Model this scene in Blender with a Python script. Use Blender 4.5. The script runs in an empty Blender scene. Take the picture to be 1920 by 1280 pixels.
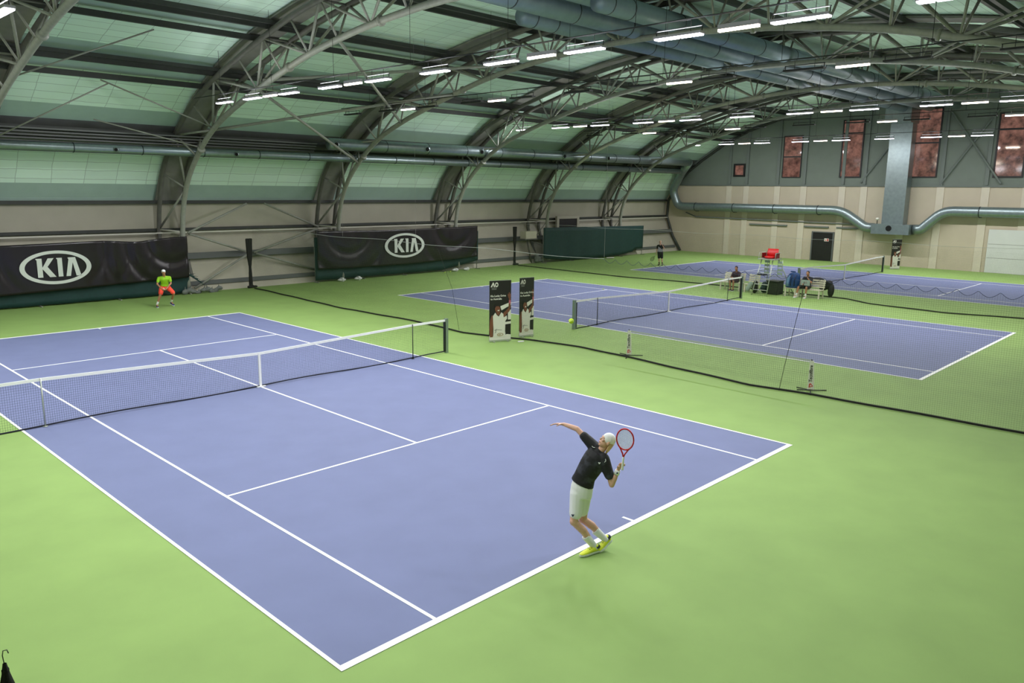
import bpy, bmesh, math, random
from mathutils import Vector, Matrix
random.seed(7)
PI = math.pi
sc = bpy.context.scene
COL = sc.collection
V = Vector

# ------------------------------------------------------------------ materials
def lin(h):
    if isinstance(h, str):
        h = h.lstrip('#'); c = [int(h[i:i+2], 16)/255 for i in (0, 2, 4)]
    else:
        c = list(h)
    return [x/12.92 if x <= .04045 else ((x+.055)/1.055)**2.4 for x in c]

def mat(name, col, rough=.6, metal=0., var=.0, scale=3., emit=None, spec=.5, bump=0., detail=4., alpha=None):
    m = bpy.data.materials.new(name); m.use_nodes = True
    nt = m.node_tree; b = nt.nodes['Principled BSDF']
    c = lin(col)
    b.inputs['Base Color'].default_value = (*c, 1)
    b.inputs['Roughness'].default_value = rough
    b.inputs['Metallic'].default_value = metal
    b.inputs['Specular IOR Level'].default_value = spec
    if var or bump:
        tc = nt.nodes.new('ShaderNodeTexCoord')
        nz = nt.nodes.new('ShaderNodeTexNoise'); nz.inputs['Scale'].default_value = scale
        nz.inputs['Detail'].default_value = detail
        nt.links.new(tc.outputs['Object'], nz.inputs['Vector'])
        if var:
            mp = nt.nodes.new('ShaderNodeMapRange')
            mp.inputs['From Min'].default_value = .25; mp.inputs['From Max'].default_value = .75
            mp.inputs['To Min'].default_value = 1-var; mp.inputs['To Max'].default_value = 1+var
            nt.links.new(nz.outputs['Fac'], mp.inputs['Value'])
            mx = nt.nodes.new('ShaderNodeVectorMath'); mx.operation = 'SCALE'
            mx.inputs[0].default_value = c
            nt.links.new(mp.outputs['Result'], mx.inputs['Scale'])
            nt.links.new(mx.outputs['Vector'], b.inputs['Base Color'])
        if bump:
            bp = nt.nodes.new('ShaderNodeBump'); bp.inputs['Strength'].default_value = bump
            nt.links.new(nz.outputs['Fac'], bp.inputs['Height'])
            nt.links.new(bp.outputs['Normal'], b.inputs['Normal'])
    if emit:
        b.inputs['Emission Color'].default_value = (*lin(emit[0]), 1)
        b.inputs['Emission Strength'].default_value = emit[1]
    return m

def grid_mat(name, col, seam, w, h, mort, rough=.7, var=.05, offs=0.):
    """cladding with stitched seams: brick texture on a uv map in metres"""
    m = mat(name, col, rough)
    nt = m.node_tree; b = nt.nodes['Principled BSDF']
    uv = nt.nodes.new('ShaderNodeUVMap'); uv.uv_map = 'metres'
    br = nt.nodes.new('ShaderNodeTexBrick')
    br.offset = offs; br.squash = 1
    c = lin(col)
    br.inputs['Color1'].default_value = (*[x*(1-var) for x in c], 1)
    br.inputs['Color2'].default_value = (*[min(1, x*(1+var)) for x in c], 1)
    br.inputs['Mortar'].default_value = (*lin(seam), 1)
    br.inputs['Scale'].default_value = 1
    br.inputs['Mortar Size'].default_value = mort
    br.inputs['Mortar Smooth'].default_value = .6
    br.inputs['Brick Width'].default_value = w
    br.inputs['Row Height'].default_value = h
    nz = nt.nodes.new('ShaderNodeTexNoise'); nz.inputs['Scale'].default_value = 1.3
    nz.inputs['Detail'].default_value = 3
    vm = nt.nodes.new('ShaderNodeVectorMath'); vm.operation = 'MULTIPLY_ADD'
    vm.inputs[1].default_value = (.1, .1, 0)
    nt.links.new(uv.outputs['UV'], nz.inputs['Vector'])
    nt.links.new(nz.outputs['Color'], vm.inputs[0]); nt.links.new(uv.outputs['UV'], vm.inputs[2])
    nt.links.new(vm.outputs['Vector'], br.inputs['Vector'])
    nt.links.new(br.outputs['Color'], b.inputs['Base Color'])
    return m

GREEN = (.515, .625, .35); BLUE = (.42, .448, .585)
M = dict(
 floor=mat('green_acrylic', GREEN, .75, var=.07, scale=.9, spec=.25),
 court=mat('blue_acrylic', BLUE, .72, var=.05, scale=1.4, spec=.25),
 line=mat('white_paint', (.95, .95, .94), .6, spec=.3),
 panel=grid_mat('stitched_insulation', (.87, .965, .905), (.68, .76, .71), 1.35, .46, .016),
 band=mat('grey_cladding', (.64, .73, .69), .65, var=.06, scale=1.5),
 gutter=mat('dark_cladding', (.38, .385, .38), .6, var=.1, scale=2),
 beige=mat('beige_wall_sheet', (.67, .65, .585), .6, var=.08, scale=.8),
 gupper=mat('gable_grey_green', (.425, .46, .425), .7, var=.06, scale=1.2),
 glower=mat('gable_cream_sheet', (.735, .69, .605), .6, var=.05, scale=1.),
 gtrim=mat('gable_casing', (.79, .755, .68), .55, var=.03),
 gcol=mat('gable_column', (.40, .43, .41), .6),
 steel=mat('painted_steel', (.56, .565, .525), .5, var=.12, scale=6),
 steel_d=mat('dark_painted_steel', (.37, .365, .34), .55, var=.15, scale=4),
 white_steel=mat('white_painted_steel', (.80, .79, .74), .45),
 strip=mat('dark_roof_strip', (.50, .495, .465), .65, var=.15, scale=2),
 purlin=mat('purlin_steel', (.20, .21, .195), .6, var=.15, scale=3),
 duct=mat('galvanised_duct', (.55, .60, .61), .36, .75, var=.1, scale=5),
 duct_blue=mat('spiral_duct', (.50, .56, .60), .42, .5, var=.1, scale=3),
 seam=mat('duct_seam', (.22, .25, .26), .5, .6),
 black=mat('black_metal', (.06, .06, .065), .5),
 blackhole=mat('nozzle_dark', (.015, .015, .015), .9),
 housing=mat('lamp_housing', (.62, .60, .63), .5),
 led=mat('led_white', (1, 1, 1), .4, emit=((.93, .92, 1.0), 9)),
 warm=mat('tube_warm', (1, 1, 1), .4, emit=((1, .93, .84), 8)),
 vinyl=mat('black_vinyl', (.115, .09, .11), .24, var=.12, scale=2.5),
 logo=mat('silver_print', (.78, .80, .77), .5),
 screen=mat('green_windscreen', (.05, .20, .19), .75, var=.15, scale=6),
 net=mat('navy_twine', (.06, .075, .14), .8),
 netg=mat('black_green_twine', (.20, .29, .17), .85),
 netb=mat('blue_grey_twine', (.20, .24, .34), .8),
 rope=mat('dark_hem_rope', (.07, .08, .045), .85),
 cord=mat('pale_cord', (.66, .68, .66), .6),
 tape=mat('white_net_tape', (.93, .93, .92), .6),
 postm=mat('net_post_metal', (.55, .60, .57), .35, .6),
 postd=mat('net_post_dark', (.08, .10, .09), .5),
 frame=mat('black_window_frame', (.05, .035, .035), .5),
 doorm=mat('dark_door', (.055, .04, .042), .6),
 red=mat('red_plastic', (.80, .05, .06), .4),
 darkred=mat('dark_red_plastic', (.45, .05, .04), .45),
 alu=mat('aluminium_tube', (.72, .74, .70), .35, .5),
 bench=mat('cream_plastic_slat', (.83, .81, .72), .45),
 bin=mat('dark_green_box', (.13, .16, .10), .7, var=.15, scale=5),
 bluebag=mat('blue_bag_fabric', (.08, .24, .45), .5, var=.2, scale=8),
 bluebag2=mat('light_blue_bag', (.45, .58, .75), .5),
 blackbag=mat('black_bag_fabric', (.06, .055, .06), .6),
 greenbag=mat('green_bag_fabric', (.05, .19, .18), .6),
 towel=mat('grey_towel', (.60, .66, .62), .8),
 skin=mat('skin', (.83, .645, .555), .5, var=.05, scale=14),
 skin_d=mat('skin_tan', (.66, .46, .34), .5, var=.05, scale=14),
 hair=mat('blond_hair', (.74, .62, .44), .6, var=.3, scale=40),
 hair_d=mat('dark_hair', (.10, .07, .06), .6),
 tee=mat('black_tee_camo', (.085, .085, .10), .7, var=.0),
 white=mat('white_cloth', (.90, .90, .90), .7, bump=.35, scale=14, detail=2),
 lime=mat('lime_cloth', (.56, .78, .10), .7, var=.08, scale=12),
 coral=mat('coral_cloth', (.98, .30, .22), .7),
 blackc=mat('black_cloth', (.07, .07, .075), .75),
 maroon=mat('maroon_cloth', (.17, .085, .12), .75),
 greyc=mat('grey_cloth', (.66, .66, .70), .75),
 shoe_y=mat('yellow_shoe', (.90, .93, .25), .5),
 shoe_n=mat('navy_shoe', (.10, .15, .28), .5),
 shoe_b=mat('blue_shoe', (.14, .17, .42), .5),
 sole=mat('shoe_sole', (.88, .90, .88), .6),
 racket=mat('red_racket', (.78, .06, .12), .35),
 rblack=mat('black_racket', (.06, .06, .07), .4),
 grip=mat('white_grip', (.92, .92, .90), .6),
 strings=mat('racket_string', (.85, .88, .78), .5),
 ball=mat('tennis_ball_felt', (.82, .92, .20), .85, var=.05, scale=60),
 eye=mat('eye_white', (.95, .95, .93), .3), pupil=mat('pupil', (.05, .04, .04), .3),
 lip=mat('lips', (.68, .38, .34), .5),
 pr_black=mat('print_black', (.10, .09, .085), .55), pr_skin=mat('print_skin', (.45, .27, .20), .55),
 pr_white=mat('print_white', (.84, .83, .79), .55), pr_pink=mat('print_pink', (.70, .36, .42), .55),
 pr_gold=mat('print_gold', (.62, .52, .34), .55), pr_grey=mat('print_grey', (.55, .55, .53), .55),
 board=mat('white_board_panel', (.80, .81, .79), .5, var=.03, scale=2),
 boxm=mat('cream_box', (.72, .70, .62), .6), pillar=mat('grey_steel_beam', (.36, .37, .37), .5),
 sleeve=mat('white_vinyl_sleeve', (.84, .84, .78), .5), signred=mat('red_mark', (.78, .20, .18), .5),
 junk=mat('grey_plastic_junk', (.38, .40, .38), .6, var=.3, scale=5),
)
# black shirt with soft grey camo print
nt = M['tee'].node_tree; b = nt.nodes['Principled BSDF']
tc = nt.nodes.new('ShaderNodeTexCoord'); nz = nt.nodes.new('ShaderNodeTexNoise'); nz.inputs['Scale'].default_value = 9
cr = nt.nodes.new('ShaderNodeValToRGB'); cr.color_ramp.elements[0].position = .5; cr.color_ramp.elements[1].position = .66
cr.color_ramp.elements[0].color = (*lin((.075, .07, .085)), 1); cr.color_ramp.elements[1].color = (*lin((.20, .20, .24)), 1)
nt.links.new(tc.outputs['Object'], nz.inputs['Vector']); nt.links.new(nz.outputs['Fac'], cr.inputs['Fac'])
nt.links.new(cr.outputs['Color'], b.inputs['Base Color'])
# window panes: dusk-lit red brick and branches beyond the glass
pane = mat('dusk_window_pane', (.16, .08, .07), .06, spec=.6)
nt = pane.node_tree; b = nt.nodes['Principled BSDF']
tc = nt.nodes.new('ShaderNodeTexCoord'); nz = nt.nodes.new('ShaderNodeTexNoise'); nz.inputs['Scale'].default_value = 1.6
nz.inputs['Detail'].default_value = 8; nz.inputs['Roughness'].default_value = .7
cr = nt.nodes.new('ShaderNodeValToRGB')
cr.color_ramp.elements[0].position = .35; cr.color_ramp.elements[1].position = .7
cr.color_ramp.elements[0].color = (*lin((.24, .18, .165)), 1); cr.color_ramp.elements[1].color = (*lin((.70, .50, .44)), 1)
nt.links.new(tc.outputs['Object'], nz.inputs['Vector']); nt.links.new(nz.outputs['Fac'], cr.inputs['Fac'])
nt.links.new(cr.outputs['Color'], b.inputs['Emission Color']); b.inputs['Emission Strength'].default_value = .5
M['pane'] = pane

# ------------------------------------------------------------------ object helpers
def tag(o, label=None, cat=None, group=None, kind=None):
    if label: o['label'] = label
    if cat: o['category'] = cat
    if group: o['group'] = group
    if kind: o['kind'] = kind
    return o

def empty(name, loc=(0, 0, 0), label=None, cat=None, group=None):
    o = bpy.data.objects.new(name, None); o.location = loc; o.empty_display_size = .2
    COL.objects.link(o); tag(o, label, cat, group); return o

def link_mesh(name, me, m, parent=None, smooth=False, world=True):
    o = bpy.data.objects.new(name, me)
    for mm in (m if isinstance(m, (list, tuple)) else [m]): me.materials.append(mm)
    if smooth:
        for p in me.polygons: p.use_smooth = True
    COL.objects.link(o)
    if parent:
        o.parent = parent
        if world:
            o.matrix_parent_inverse = PW(parent).inverted()
    return o

def PW(o):
    m = Matrix.LocRotScale(o.location, o.rotation_euler, o.scale)
    return PW(o.parent) @ o.matrix_parent_inverse @ m if o.parent else m

def obj(name, bm, m, parent=None, smooth=False, world=True):
    bmesh.ops.recalc_face_normals(bm, faces=bm.faces)
    me = bpy.data.meshes.new(name); bm.to_mesh(me); bm.free()
    return link_mesh(name, me, m, parent, smooth, world)

def B(): return bmesh.new()

def box(bm, lo, hi):
    x0, y0, z0 = lo; x1, y1, z1 = hi
    v = [bm.verts.new(p) for p in ((x0, y0, z0), (x1, y0, z0), (x1, y1, z0), (x0, y1, z0), (x0, y0, z1), (x1, y0, z1), (x1, y1, z1), (x0, y1, z1))]
    for f in ((3, 2, 1, 0), (4, 5, 6, 7), (0, 1, 5, 4), (1, 2, 6, 5), (2, 3, 7, 6), (3, 0, 4, 7)): bm.faces.new([v[i] for i in f])
    return bm

def basis(d):
    d = V(d).normalized()
    a = V((0, 0, 1)) if abs(d.z) < .9 else V((1, 0, 0))
    s = d.cross(a).normalized(); return s, s.cross(d).normalized()

def tube(bm, pts, r, n=8, caps=True):
    """swept round tube; r a number or one per point"""
    pts = [V(p) for p in pts]; k = len(pts)
    rs = r if isinstance(r, (list, tuple)) else [r]*k
    rings = []; s = None
    for i, p in enumerate(pts):
        if i == 0: d = pts[1]-p
        elif i == k-1: d = p-pts[i-1]
        else: d = (pts[i+1]-p).normalized()+(p-pts[i-1]).normalized()
        d.normalize()
        if s is None: s, t = basis(d)
        else:
            s = (s-d*s.dot(d)).normalized(); t = d.cross(s)
        t = d.cross(s)
        rings.append([bm.verts.new(p+(s*math.cos(2*PI*j/n)+t*math.sin(2*PI*j/n))*rs[i]) for j in range(n)])
    for a, c in zip(rings, rings[1:]):
        for j in range(n): bm.faces.new((a[j], a[(j+1) % n], c[(j+1) % n], c[j]))
    if caps:
        bm.faces.new(rings[0][::-1]); bm.faces.new(rings[-1])
    return bm

def bar(bm, a, c, w, h, up=(0, 0, 1)):
    """rectangular bar from a to c"""
    a, c = V(a), V(c); d = (c-a).normalized(); u = V(up); s = d.cross(u)
    if s.length < 1e-4: s = d.cross(V((0, 1, 0)))
    s.normalize(); u = s.cross(d).normalized()
    q = [[bm.verts.new(p+s*w/2*i+u*h/2*j) for i, j in ((-1, -1), (1, -1), (1, 1), (-1, 1))] for p in (a, c)]
    for j in range(4): bm.faces.new((q[0][j], q[0][(j+1) % 4], q[1][(j+1) % 4], q[1][j]))
    bm.faces.new(q[0][::-1]); bm.faces.new(q[1]); return bm

def loft(bm, secs, n=16):
    """closed loft through elliptical sections (centre, half-axis A, half-axis B)"""
    rings = [[bm.verts.new(V(c)+V(a)*math.cos(2*PI*j/n)+V(bb)*math.sin(2*PI*j/n)) for j in range(n)] for c, a, bb in secs]
    for p, q in zip(rings, rings[1:]):
        for j in range(n): bm.faces.new((p[j], p[(j+1) % n], q[(j+1) % n], q[j]))
    bm.faces.new(rings[0][::-1]); bm.faces.new(rings[-1]); return bm

def capsule(bm, p, q, r0, r1, n=12):
    p, q = V(p), V(q); d = q-p; L = d.length; d.normalize(); s, t = basis(d); pts = []
    for k in range(1, 4):
        a = PI/2*(1-k/4); pts.append((p-d*r0*math.sin(a), r0*math.cos(a)))
    pts.append((p, r0)); pts.append((p.lerp(q, .5), (r0+r1)/2)); pts.append((q, r1))
    for k in range(1, 4):
        a = PI/2*k/4; pts.append((q+d*r1*math.sin(a), r1*math.cos(a)))
    loft(bm, [(c, s*r, t*r) for c, r in pts], n); return bm

def ellipsoid(bm, c, a, b_, c_, n=16):
    c = V(c); a, b_, c_ = V(a), V(b_), V(c_)
    loft(bm, [(c+c_*math.sin(th), a*math.cos(th), b_*math.cos(th)) for th in [(-PI/2)+PI*k/12 for k in range(0, 13)] if abs(math.cos(th)) > 1e-3 or False], n)
    return bm

def fuse(name, bm, m, parent, voxel=.012, it=4, fac=.5):
    """melt overlapping closed shapes into one continuous surface"""
    bmesh.ops.recalc_face_normals(bm, faces=bm.faces)
    me = bpy.data.meshes.new('tmp'); bm.to_mesh(me); bm.free()
    o = bpy.data.objects.new('tmp', me); COL.objects.link(o)
    r = o.modifiers.new('r', 'REMESH'); r.mode = 'VOXEL'; r.voxel_size = voxel
    s = o.modifiers.new('s', 'SMOOTH'); s.factor = fac; s.iterations = it
    dg = bpy.context.evaluated_depsgraph_get(); dg.update()
    nm = bpy.data.meshes.new_from_object(o.evaluated_get(dg)); nm.name = name
    bpy.data.objects.remove(o); bpy.data.meshes.remove(me)
    nm.materials.clear()
    return link_mesh(name, nm, m, parent, True)

def dup(root, loc=None, rotz=None, label=None, group=None, name=None):
    c = root.copy(); COL.objects.link(c)
    if loc is not None: c.location = loc
    if rotz is not None: c.rotation_euler = (0, 0, rotz)
    if label: c['label'] = label
    if group: c['group'] = group
    for ch in list(root.children):
        k = ch.copy(); COL.objects.link(k); k.parent = c
        for g in list(ch.children):
            h = g.copy(); COL.objects.link(h); h.parent = k
    return c

def strands(name, paths, r, m, parent=None, n=3):
    """many thin strings as one mesh (a net)"""
    vs, fs = [], []
    for path in paths:
        path = [V(p) for p in path]; base = len(vs); k = len(path)
        for i, p in enumerate(path):
            d = (path[min(i+1, k-1)]-path[max(i-1, 0)]).normalized(); s, t = basis(d)
            for j in range(n): vs.append(p+(s*math.cos(2*PI*j/n)+t*math.sin(2*PI*j/n))*r)
        for i in range(k-1):
            for j in range(n):
                a = base+i*n+j; c = base+i*n+(j+1) % n
                fs.append((a, c, c+n, a+n))
    me = bpy.data.meshes.new(name); me.from_pydata([tuple(v) for v in vs], [], fs); me.update()
    return link_mesh(name, me, m, parent)

def poly_prism(bm, pts, place, depth=.004):
    """flat polygon given in 2d, put in space by place(x, y, d)"""
    a = [bm.verts.new(place(x, y, 0)) for x, y in pts]; c = [bm.verts.new(place(x, y, depth)) for x, y in pts]
    n = len(pts)
    bm.faces.new(a[::-1]); bm.faces.new(c)
    for i in range(n): bm.faces.new((a[i], a[(i+1) % n], c[(i+1) % n], c[i]))
    return bm

def ring_prism(bm, cx, cy, ax, ay, bx, by, place, depth=.004, n=56):
    P = []
    for k in range(n):
        t = 2*PI*k/n; P.append([bm.verts.new(place(cx+rx*math.cos(t), cy+ry*math.sin(t), d)) for rx, ry in ((ax, ay), (bx, by)) for d in (0, depth)])
    for k in range(n):
        p, q = P[k], P[(k+1) % n]
        bm.faces.new((p[1], q[1], q[3], p[3])); bm.faces.new((p[0], p[2], q[2], q[0]))
        bm.faces.new((p[0], q[0], q[1], p[1])); bm.faces.new((p[2], p[3], q[3], q[2]))
    return bm

def text_obj(name, s, size, place, m, parent, depth=.004, bold=0.):
    """lettering as a mesh; place(x, y, d) puts the text plane in space"""
    cu = bpy.data.curves.new('t', 'FONT'); cu.body = s; cu.size = size; cu.extrude = depth/2; cu.offset = bold; cu.resolution_u = 3
    o = bpy.data.objects.new('t', cu); COL.objects.link(o)
    dg = bpy.context.evaluated_depsgraph_get(); dg.update()
    me = bpy.data.meshes.new_from_object(o.evaluated_get(dg)); me.name = name
    bpy.data.objects.remove(o)
    for v in me.vertices: v.co = place(v.co.x, v.co.y, v.co.z+depth/2)
    me.materials.clear()
    return link_mesh(name, me, m, parent)

def structure(name, bm, m, smooth=False, parent=None):
    o = obj(name, bm, m, parent, smooth); o['kind'] = 'structure'; return o

ORD = ['first', 'second', 'third', 'fourth', 'fifth', 'sixth', 'seventh', 'eighth', 'ninth', 'tenth', 'eleventh', 'twelfth', 'thirteenth', 'fourteenth', 'fifteenth']

# ------------------------------------------------------------------ camera
cam = bpy.data.cameras.new('camera'); co = bpy.data.objects.new('camera', cam); COL.objects.link(co)
yaw, pit, rol = .80299, .19158, .01139
f = V((math.cos(pit)*math.sin(yaw), math.cos(pit)*math.cos(yaw), -math.sin(pit)))
r0 = V((math.cos(yaw), -math.sin(yaw), 0)); u0 = r0.cross(f)
r1 = r0*math.cos(rol)+u0*math.sin(rol); u1 = u0*math.cos(rol)-r0*math.sin(rol)
mw = Matrix((r1, u1, -f)).transposed().to_4x4(); mw.translation = (-9.7094, -18.4579, 5.1206)
co.matrix_world = mw
cam.sensor_fit = 'HORIZONTAL'; cam.sensor_width = 36; cam.lens = 1468.86/1920*36
cam.clip_start = .05; cam.clip_end = 300
sc.camera = co

# ------------------------------------------------------------------ building shell
XL, XR = -16.0, 50.3
YC = -1.0
RP = [(19.25, 0), (20.1, 1.3), (20.8, 2.9), (20.75, 4.35), (20.65, 4.55), (20.26, 5.17), (19.85, 5.8), (19.1, 6.63), (18.86, 6.88), (17.76, 7.73), (16.95, 8.26), (15.9, 8.92), (14.95, 9.4), (13.95, 9.87), (13.18, 10.18), (11.9, 10.58), (10.75, 10.9), (9.5, 11.18), (7.5, 11.52), (5, 11.85), (2, 12.05), (-1, 12.1)]
SEG = [None, None, None, 'band', 'band', 'panel', 'panel', 'panel', 'gutter', 'band', 'panel', 'panel', 'band', 'band', 'panel', 'panel', 'band', 'panel', 'panel', 'panel', 'panel']

def roof_z(y):
    y = abs(y-YC)+YC
    best = None
    for (a, za), (c, zc) in zip(RP[2:], RP[3:]):
        if c <= y <= a: return za+(zc-za)*(a-y)/(a-c)
    return 4.
def shell(name, segs, mirror, mats, names):
    """strip of the vault along X with its own thickness, uv in metres"""
    bm = B(); uvl = bm.loops.layers.uv.new('metres')
    s0 = 0
    for i in range(len(RP)-1):
        (ya, za), (yb, zb) = RP[i], RP[i+1]; L = math.hypot(yb-ya, zb-za)
        if i in segs:
            yy = [(2*YC-y if mirror else y) for y in (ya, yb)]
            n = V((0, zb-za, -(yb-ya))).normalized()*.12
            if n.z < 0: n = -n
            if abs(n.z) < .02 or i < 3: n = V((0, .12, .0))
            if mirror: n.y = -n.y
            nx = 24
            for k in range(nx):
                x0 = XL+(XR-XL)*k/nx; x1 = XL+(XR-XL)*(k+1)/nx
                for off in (V((0, 0, 0)), n):
                    q = [bm.verts.new(V((x, y, z))+off) for x, y, z in ((x0, yy[0], za), (x1, yy[0], za), (x1, yy[1], zb), (x0, yy[1], zb))]
                    fc = bm.faces.new(q); fc.material_index = names.index(SEG[i]) if SEG[i] in names else 0
                    for lp, uvv in zip(fc.loops, ((x0, s0), (x1, s0), (x1, s0+L), (x0, s0+L))): lp[uvl].uv = uvv
        s0 += L
    return structure(name, bm, mats)
shell('ceiling', range(3, 21), False, [M['panel'], M['band'], M['gutter']], ['panel', 'band', 'gutter'])
near = shell('ceiling', range(3, 21), True, [M['panel'], M['band'], M['gutter']], ['panel', 'band', 'gutter'])
shell('wall_back', range(0, 3), False, [M['beige']], [None])
shell('wall_front', range(0, 3), True, [M['beige']], [None])
bm = B(); box(bm, (XL-.3, -23, -.2), (XR+.3, 21.2, 0)); structure('floor', bm, M['floor'])

def gable(x, z0, z1, name, m, th=.15):
    bm = B()
    prof = [(y, z) for y, z in RP] + [(2*YC-y, z) for y, z in RP[-2::-1]]
    # clip the closed outline to z0..z1
    out = []
    n = len(prof)
    for i in range(n):
        (ya, za), (yb, zb) = prof[i], prof[(i+1) % n]
        if z0-1e-6 <= za <= z1+1e-6: out.append((ya, za))
        for zc in sorted((z0, z1), reverse=zb < za):
            if (za-zc)*(zb-zc) < -1e-9: out.append((ya+(yb-ya)*(zc-za)/(zb-za), zc))
    poly_prism(bm, out, lambda a, c, d: V((x+d, a, c)), th)
    return structure(name, bm, m)
gable(XR, 0, 5.7, 'wall_right', M['glower'])
gable(XR, 5.7, 12.2, 'wall_right', M['gupper'])
gable(XL-.15, 0, 12.2, 'wall_left', M['beige'])

# gable: ledge, column casings, brace tubes, edge frame
tn = [0]
def trim(bm, m, smooth=False):
    tn[0] += 1; return structure('trim_%d' % tn[0], bm, m, smooth)
bm = B(); box(bm, (XR-.10, -22.4, 5.62), (XR-.004, 20.0, 5.72)); trim(bm, M['gcol'])
for y in (14.64, 13.1, 10.45, 8.3, 5.33, 3.75, .98, -1.4, -4.15, -6.5, -9.5, -12):
    bm = B(); box(bm, (XR-.06, y-.24, 0), (XR-.003, y+.24, 5.6)); trim(bm, M['gtrim'])
    bm = B(); box(bm, (XR-.12, y-.11, 5.74), (XR-.003, y+.11, roof_z(y)-.15)); trim(bm, M['gcol'])
bm = B(); tube(bm, [(XR-.08, 4.0, 5.9), (XR-.08, 2.1, 8.6)], .07); trim(bm, M['gcol'])
for a, c in (((-1.4, 5.85), (-4.4, 10.6)), ((-1.6, 10.6), (-5.0, 5.85))):
    bm = B(); tube(bm, [(XR-.10-.07*(a[1] > 8), a[0], a[1]), (XR-.10-.07*(a[1] > 8), c[0], c[1])], .07); trim(bm, M['gcol'])
bm = B(); tube(bm, [(XR-.09, y, z) for y, z in [(19.0, .05), (19.85, 1.3), (20.5, 2.9), (20.45, 4.3), (19.6, 5.7), (18.65, 6.7), (17.3, 7.7), (15.3, 8.95), (13.2, 9.93), (9.9, 10.95), (7.5, 11.38)]], .11); trim(bm, M['purlin'], True)
# cable runs and the dark service pipe on the cream lower wall
bm = B(); tube(bm, [(XR-.10, 18.6, 3.35), (XR-.10, 17.6, 3.0), (XR-.10, 3.2, 2.85)], .045); trim(bm, M['gcol'])
for y0, y1 in ((12.6, 9.4), (8.0, 6.1), (5.5, 3.3)):
    bm = B(); box(bm, (XR-.13, y1, 2.52), (XR-.004, y0, 2.62)); trim(bm, M['gcol'])

# windows of the gable
WIN = [(14.33, 13.31, 7.39, 6.36, [], .14), (10.15, 8.64, 9.44, 6.27, [7.85], .06), (5.65, 4.07, 10.42, 6.26, [9.45], .09), (.67, -1.05, 10.92, 6.25, [8.6], .08), (-4.44, -6.18, 10.38, 6.24, [9.3], .10)]
for i, (y0, y1, zt, zb, bars, fw) in enumerate(WIN):
    bm = B()
    for lo, hi in (((y1, zb), (y0, zb+fw)), ((y1, zt-fw), (y0, zt)), ((y1, zb+fw), (y1+fw, zt-fw)), ((y0-fw, zb+fw), (y0, zt-fw))):
        box(bm, (XR-.09, lo[0], lo[1]), (XR-.003, hi[0], hi[1]))
    w = structure('window_%d' % (i+1), bm, M['frame'])
    zs = [zb+fw]+bars+[zt-fw]
    for za, zc in zip(zs, zs[1:]):
        bm = B(); box(bm, (XR-.035, y1+fw, za+.04*(za in bars)), (XR-.02, y0-fw, zc-.04*(zc in bars))); obj('pane', bm, M['pane'], w)
    for zc in bars:
        bm = B(); box(bm, (XR-.085, y1+fw, zc-.05), (XR-.01, y0-fw, zc+.05)); obj('glazing_bar', bm, M['frame'], w)
# door
bm = B(); box(bm, (XR-.05, 5.72, .02), (XR-.004, 7.26, 2.14)); d1 = structure('door_1', bm, M['doorm'])
bm = B(); box(bm, (XR-.09, 7.26, 0), (XR-.004, 7.36, 2.22)); box(bm, (XR-.09, 5.62, 0), (XR-.004, 5.72, 2.22)); box(bm, (XR-.09, 5.72, 2.14), (XR-.004, 7.26, 2.22)); obj('door_frame', bm, M['pillar'], d1)
bm = B(); box(bm, (XR-.06, 6.0, 1.5), (XR-.05, 6.35, 1.72)); so = obj('door_sign', bm, M['pr_white'], d1)
bm = B(); box(bm, (XR-.064, 6.03, 1.52), (XR-.06, 6.14, 1.70)); box(bm, (XR-.064, 6.2, 1.55), (XR-.06, 6.3, 1.62)); o = obj('sign_print', bm, M['signred'], so)
# second dark doorway in the long wall, behind the green screen
bm = B(); box(bm, (35.3, 20.28, .3), (37.4, 20.4, 3.0)); d2 = structure('door_2', bm, M['doorm'])
bm = B(); box(bm, (35.05, 20.22, .3), (35.3, 20.4, 3.2)); box(bm, (37.4, 20.22, .3), (37.65, 20.4, 3.2)); box(bm, (35.3, 20.22, 3.0), (37.4, 20.4, 3.2)); obj('door_frame', bm, M['beige'], d2)

# purlins and rails along the hall (both sides)
def purlin(y, z, w, h, m='purlin'):
    for s in (1, -1):
        yy = y if s > 0 else 2*YC-y
        bm = B(); box(bm, (XL, yy-w/2, z-h/2), (XR-.2, yy+w/2, z+h/2)); trim(bm, M[m])
for y, z, w, h in ((20.58, 4.33, .16, .16), (18.3, 6.98, .22, .12), (17.82, 7.36, .16, .14), (14.8, 9.22, .16, .2), (13.85, 9.66, .14, .2), (13.5, 9.78, .12, .14), (10.6, 10.68, .16, .2), (9.35, 10.94, .14, .2), (8.95, 11.02, .12, .16), (5.1, 11.62, .14, .2), (4.6, 11.66, .14, .14), (1.2, 11.82, .14, .2)):
    purlin(y, z, w, h)
purlin(20.62, 3.0, .12, .14)
purlin(20.4, 2.86, .08, .06, 'white_steel')
# sloping sub-wall beams low on the long wall
bm = B(); bar(bm, (XL, 19.95, 1.72), (XR-.3, 19.95, 1.72), .1, .3); trim(bm, M['pillar'])
bm = B(); bar(bm, (XL, 19.42, .42), (XR-.3, 19.42, .42), .1, .2); trim(bm, M['pillar'])
# dark corrugated ledge high on the long wall, left of the upper duct
for s in (1,):
    bm = B()
    for k in range(5):
        y = 17.0+.1*k; z = 7.28-.12*k+.02
        box(bm, (XL, y+.5, z-.03), (13.0, y+.62, z+.03))
    trim(bm, M['gutter'])

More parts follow.
